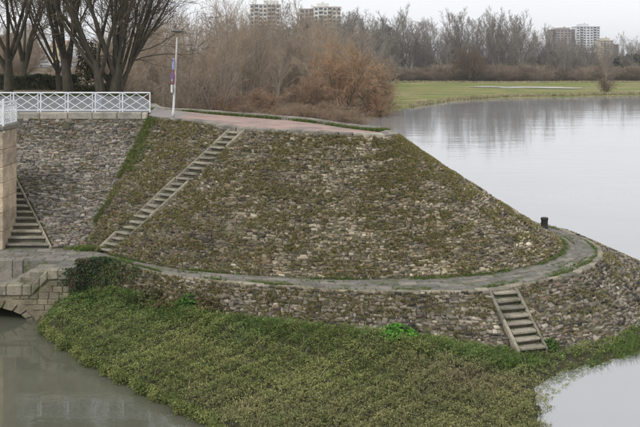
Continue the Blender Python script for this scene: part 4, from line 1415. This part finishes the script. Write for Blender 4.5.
# evergreens
def evergreen(px, d, h, w, label, seed):
    x = put(px, d); z0 = gz1(x, d)
    rs = np.random.default_rng(seed)
    root = empty('evergreen_tree', (x, d, z0)); tag(root, label, 'tree')
    MB().lathe([(.4, 0), (.25, h*.6), (.08, h*.92)], (0,0,0), 8).build('trunk', M['bark'], root)
    n = 900
    q = unit(rs.normal(size=(n, 3)))*rs.uniform(.5, 1, (n, 1))
    cl = rs.integers(0, 9, n); cc = unit(rs.normal(size=(9, 3)))*np.array([.6, .6, .55])
    pts = (cc[cl] + q*.5)*np.array([w, w, h*.32]) + np.array([0, 0, h*.66])
    V, Fq, C = leaves(pts, unit(q + np.array([0, 0, .3])), np.array([.05, .06, .04])*rs.uniform(.5, 1.5, (n, 1)), 8, .5, 1.1, .5, (-.2, 1), seed, .3)
    link('crown', np_mesh('crown', V, Fq, C), M['leaf'], root)
evergreen(386, 420, 25, 5.2, 'dark evergreen tree standing out above the treeline near the towers', 1)
evergreen(547, 385, 12, 4.5, 'dark evergreen left of the brown tower block', 2)
evergreen(627, 370, 12, 5, 'dark evergreen right of the beige block at the picture edge', 3)
evergreen(638, 376, 11, 5, 'dark evergreen at the extreme right of the treeline', 4)
evergreen(352, 430, 19, 4, 'small dark evergreen below the right white tower', 5)

# big trees by the road on the left
BIG = dict(lev=4, seg=(5, 12, 6, 4, 2), wob=(.05, .06, .1, .13, .15), up=(.03, .06, .06, .04, .0), taper=(.3, .9, .85, .8, .6), start=(.5, .22, .15, .1), nch=(2.0, 1.1, 1.3, 1.3), ang=((12, 36), (18, 45), (22, 50), (22, 50)),
           lr=(4.6, .36, .5, .5), fall=(.1, .45, .5, .5), rr=(.54, .5, .55, .6), rmin=.011)
bigs = [(8, 74, 4.0, .42, 1, .1, 'bare tree with forked trunk at the left picture edge behind the railing', 51),
        (26, 84, 3.6, .36, 1, .1, 'bare tree with leaning dark trunk, second from the left edge', 52),
        (69, 70, 3.6, .44, 1, .05, 'dark bare tree with twin stems in the middle of the roadside row', 53),
        (60, 78, 3.0, .26, 1, .05, 'thin bare trunk just left of the twin-stemmed roadside tree', 54),
        (107, 68, 3.2, .4, 2, .16, 'broad bare tree with many upswept stems behind the railing end', 55),
        (122, 69, 3.2, .36, 2, .3, 'spreading bare tree reaching over the lamp post from behind the railing', 56)]
for px, d, H, rad, stems, sp, label, seed in bigs:
    m = mk(seed, H, rad, BIG, stems=stems, spread=sp, split=2, barkm=M['bark'], twigm=M['twig'], nt=7)
    x = put(px, d)
    tree(m, 'bare_tree', (x, d, gz1(x, d)), 0, 1.0, label, 'roadside trees', color=(.8, .8, .75))
print('tree segments', NT)

# mistletoe-like evergreen growth and hedge by the road
def hedge(name, x0, x1, y, z0, h, t, label, colr, n, seed):
    rs = np.random.default_rng(seed)
    root = empty(name, ((x0+x1)/2, y, z0)); tag(root, label, 'hedge')
    q = np.column_stack([rs.uniform(x0, x1, n), y + rs.uniform(-t/2, t/2, n), z0 + h*rs.random(n)**.6])
    q[:, 2] *= 1 + .012*np.sin(q[:, 0]*1.7)
    c = np.array([(x0+x1)/2, y, z0])
    V, Fq, C = leaves(q-c, unit(rs.normal(size=(n, 3))*.6 + np.array([0, -.5, .8])), np.array(colr)*rs.uniform(.6, 1.5, (n, 1)), 5, .08, .2, .55, (0, 1), seed, .05)
    link('foliage', np_mesh('foliage', V, Fq, C), M['leaf'], root)
    MB().box(x0-c[0], x1-c[0], -t*.3, t*.3, 0, h*.7).build('branches', M['soil'], root)
hedge('hedge', -37, -21.5, 80, 7.4, 1.25, 1.4, 'dark clipped hedge behind the white railing at left', (.035, .045, .02), 5200, 3)
hedge('hedge', -21.3, -17.2, 76, 7.4, .55, 1.0, 'low ragged hedge behind the middle of the white railing', (.06, .06, .03), 1300, 4)
rs = np.random.default_rng(77)
q = unit(rs.normal(size=(700, 3)))*rs.random((700, 1))**.5*np.array([1.3, 1.1, 2.6]) + np.array([put(90, 79), 79, 9.4])
plant_thing('evergreen_shrub', 'yellowish ivy-clad bush between the twin-stemmed and the many-stemmed roadside trees', 'shrub', q, unit(rs.normal(size=(700, 3))+np.array([0, -.3, .6])),
            np.array([.06, .06, .022])*rs.uniform(.6, 1.6, (700, 1)), 6, .1, .22, .6, seed=6, stems=[((put(90, 79), 79, 7.4), (put(90, 79)+.2, 79, 10.5))])
pts = []
for _ in range(2600):
    x = random.uniform(-36, -13.2); yy = random.uniform(66.2, 72)
    if nz((x*.3, yy*.3, 0)) + random.gauss(0, .2) > -.15: pts.append((x, yy, 7.4))
tufts('verge_grass', pts, np.tile([0, 0, 1.0], (len(pts), 1)), [(3, (.06, .1, .025)), (2, (.1, .11, .04)), (1, (.07, .06, .03))], 8, .1, .25, .03, 'grass verge under the roadside trees behind the railing', seed=9)

# thicket behind the roadside trees
for k in range(34):
    px = -12 + k*5.0 + rt.uniform(-4, 4); d = rt.uniform(105, 175); x = put(px, d); s = rt.uniform(.34, .62)*d/120
    if 36 < px < 94: s *= .2
    tree(rt.choice(BRS), 'bare_shrub', (x, d, gz1(x, d)-.1), rt.uniform(0, 6), (s*1.5, s*1.5, s), 'brown bare shrub in the scrub behind the roadside trees', 'scrub behind the roadside trees', 'shrub', (rt.uniform(.8, 1.0),)*3)
for k in range(14):
    px = -15 + k*12 + rt.uniform(-4, 4); d = rt.uniform(330, 420); x = put(px, d); s = rt.uniform(.55, .8)
    tree(rt.choice(RND+POP), 'bare_tree', (x, d, gz1(x, d)-.1), rt.uniform(0, 6), (s*1.2, s*1.2, s*.8), 'hazy bare tree far behind the car park at left', 'distant trees behind the car park', 'tree', (rt.uniform(.8, 1.1),)*3)

# ------------------------------------------------------------------ buildings
glassm = plain('dark window glass', (.06, .07, .085), .15, spec=.6)
def tower(px0, px1, ytop, d, depth, floors, cols, wallc, label, bal=(), pent=None, win=.62, base=0.0, rz=0.0):
    x0, x1 = put(px0, d), put(px1, d)
    zt = CZ + (HY-ytop)*d/F
    w = x1-x0
    wm = plain('render '+label[:16], wallc, .85, var=.08, scale=.3)
    dm = plain('balcony '+label[:16], tuple(c*.75 for c in wallc), .85, var=.1)
    root = empty('tower_block', ((x0+x1)/2, d, base), rz)
    tag(root, label, 'tower block')
    H = zt-base
    MB().box(-w/2, w/2, 0, depth, 0, H).build('wall', wm, root)
    MB().box(-w/2-.3, w/2+.3, -.3, depth+.3, H, H+.7).build('roof_parapet', dm, root)
    if pent:
        a, b_, hh = pent
        MB().box(-w/2+w*a, -w/2+w*b_, 1.5, depth-1.5, H+.7, H+hh).build('roof_house', wm, root)
        MB().box(-w/2+w*(a+b_)/2-.6, -w/2+w*(a+b_)/2+.6, 3, 4.2, H+hh, H+hh+1.2).build('lift_vent', dm, root)
    fh = H/floors; cw = w/cols
    wme = MB().box(-cw*win/2, cw*win/2, -.12, .3, 0, fh*.52).mesh('window'); wme.materials.append(glassm)
    bme = MB().box(-cw*.47, cw*.47, -1.3, 0, 0, fh*.36).mesh('balcony'); bme.materials.append(dm)
    dme = MB().box(-cw*.42, cw*.42, -.1, .3, fh*.36, fh*.92).mesh('loggia'); dme.materials.append(glassm)
    lo = max(0, int((CZ-5-base)/fh))
    for f_ in range(lo, floors):
        for c_ in range(cols):
            loc = (-w/2 + cw*(c_+.5), 0, f_*fh + fh*.3)
            if c_ in bal:
                link('balcony', bme, None, root, (loc[0], 0, f_*fh+.1)); link('loggia_window', dme, None, root, (loc[0], 0, f_*fh+.1))
            else:
                link('window', wme, None, root, loc)
    return root
tower(250, 280, 5.0, 700, 16, 16, 7, (.62, .61, .58), 'tall white tower block with balconies, leftmost on the skyline', (1, 4, 5), (.45, .92, 3.6))
tower(300, 318, 9.5, 720, 16, 15, 4, (.42, .36, .31), 'brownish tower block half hidden between the two white towers', (2,), None)
tower(314, 341, 7.5, 690, 16, 15, 6, (.66, .65, .6), 'pale cream tower block right of the tallest grey tree', (1, 3), (.1, .55, 3.2))
tower(553, 575, 30, 950, 20, 14, 6, (.3, .255, .235), 'dark brown tower block above the right treeline', (0, 5), (.3, .8, 2.5))
tower(576.5, 600, 27, 1000, 20, 15, 7, (.62, .63, .66), 'pale grey-white tower block right of the brown one', (1, 5), (.2, .55, 3.5))
tower(600, 613, 41, 900, 18, 11, 4, (.5, .45, .36), 'beige mid-rise block at the right end of the skyline', (1,), (.3, .8, 3.0))
tower(612, 618.5, 45, 940, 18, 10, 2, (.2, .18, .17), 'narrow dark block against the beige mid-rise', (), None)

def house(px, d, w, dep, h, wallc, roofc, label, base, pitch=2.0, rz=0.0):
    x = put(px, d)
    root = empty('house', (x, d, base), rz); tag(root, label, 'house')
    wm = plain('house wall '+label[:14], wallc, .85, var=.06); rm = plain('house roof '+label[:14], roofc, .85, var=.15, scale=3)
    MB().box(-w/2, w/2, 0, dep, 0, h).build('wall', wm, root)
    MB().prism([(-w/2-.4, -.4, h), (-w/2-.4, dep+.4, h), (-w/2-.4, dep/2, h+pitch)], (w+.8, 0, 0)).build('roof', rm, root)
    n = max(2, int(w/3.2))
    for k in range(n):
        link('window', MB().box(-.55, .55, -.06, .2, 0, 1.3).mesh('window'), glassm, root, (-w/2 + w*(k+.5)/n, 0, h*.45))
house(57, 300, 4.6, 8, 6.0, (.5, .43, .28), (.3, .2, .15), 'yellowish house behind the car park at left', 7.4)
house(8, 210, 10, 8, 4.2, (.6, .6, .58), (.3, .25, .22), 'white low house behind the forked tree at the left edge', 7.4)
house(398, 412, 14, 8, 5.5, (.7, .7, .68), (.35, .3, .27), 'small white house glimpsed in the treeline left of the meadow', 2.6, 1.6)
house(548, 420, 16, 8, 6, (.5, .44, .36), (.35, .2, .15), 'low beige house with brown roof below the brown tower', 1.2, 2.2)
house(318, 235, 14, 6, 2.6, (.55, .55, .52), (.3, .28, .26), 'low pale building glimpsed through the willow thicket', .4, 1.0)

# ------------------------------------------------------------------ parked cars
tyre = plain('tyre rubber', (.02, .02, .02), .8)
rimm = plain('wheel rim', (.4, .4, .42), .4, .6)
def car_proto():
    root = empty('parked_car', (0, 0, 0))
    prof = [(-2.05,.35),(2.05,.35),(2.1,.72),(1.95,.9),(1.15,1.0),(.45,1.42),(-.9,1.45),(-1.75,1.0),(-2.05,.95),(-2.12,.6)]
    MB().prism([(x, -.84, z) for x, z in prof], (0, 1.68, 0)).build('body', plain('car paint', (.5, .5, .52), .25, var=.02), root, .06)
    for y in (-.865, .845):
        MB().prism([(1.0, y, 1.02), (.4, y, 1.36), (-.25, y, 1.38), (-.25, y, 1.0)], (0, .02, 0)).build('side_window', glassm, root)
        MB().prism([(-.32, y, 1.0), (-.32, y, 1.38), (-.88, y, 1.38), (-1.5, y, 1.02)], (0, .02, 0)).build('side_window', glassm, root)
    MB().prism([(1.14, -.7, 1.02), (.5, -.66, 1.40), (.5, .66, 1.40), (1.14, .7, 1.02)], (.03, 0, .03)).build('windscreen', glassm, root)
    for x in (1.3, -1.3):
        for y in (-.8, .8):
            w = MB().lathe([(.31, -.1), (.32, 0), (.31, .1)], (x, y, .31), 16, (0, 1, 0)).build('wheel', tyre, root)
            MB().lathe([(.19, -.115), (.19, .115)], (x, y, .31), 12, (0, 1, 0)).build('rim', rimm, w)
    for y in (-.62, .62):
        MB().box(2.02, 2.12, y-.16, y+.16, .68, .82).build('headlight', M['signwhite'], root)
        MB().box(-2.13, -2.03, y-.14, y+.14, .72, .9).build('tail_light', M['red'], root)
    return root
proto = car_proto()
cars = [(46, 232, 'silver parked car, leftmost in the far car park', (.5, .51, .53), .2), (57.5, 226, 'white parked car beside the red one in the far car park', (.75, .75, .74), 1.3),
        (63.5, 236, 'red parked car behind the white one in the far car park', (.4, .04, .04), .3), (76, 228, 'pale blue-grey parked car right of the twin-stemmed trunk', (.55, .58, .62), .25)]
for i, (px, d, label, paint, rz) in enumerate(cars):
    c = proto if i == 0 else copy_tree(proto)
    x = put(px, d)
    c.location = (x, d, 7.5); c.rotation_euler.z = rz
    tag(c, label, 'car', 'cars in the far car park')
    pm = plain('car paint '+label[:10], paint, .25, var=.02)
    for ch in c.children:
        if ch.name.startswith('body'):
            ch.data = ch.data.copy(); ch.data.materials.clear(); ch.data.materials.append(pm)
me = np_mesh('car_park', [(put(28,215),215,7.47),(put(95,215),215,7.47),(put(95,250),250,7.47),(put(28,250),250,7.47)], [(0,1,2,3)])
tag(link('car_park', me, M['asphalt']), kind='structure')

# ------------------------------------------------------------------ air: the far towers pale into an even thin haze
hm = bpy.data.materials.new('thin haze')
hm.use_nodes = True
hn, hl = hm.node_tree.nodes, hm.node_tree.links
hn.clear()
ho = hn.new('ShaderNodeOutputMaterial'); hv = hn.new('ShaderNodeVolumePrincipled')
hv.inputs['Color'].default_value = (.92, .94, .97, 1)
hv.inputs['Density'].default_value = 0.00018
hl.new(hv.outputs[0], ho.inputs['Volume'])
HAZE = True
if HAZE:
    tag(MB().box(-6500, 6500, -250, 6500, -3, 75).build('haze', hm), 'thin pale haze over the river plain', 'haze', kind='stuff')
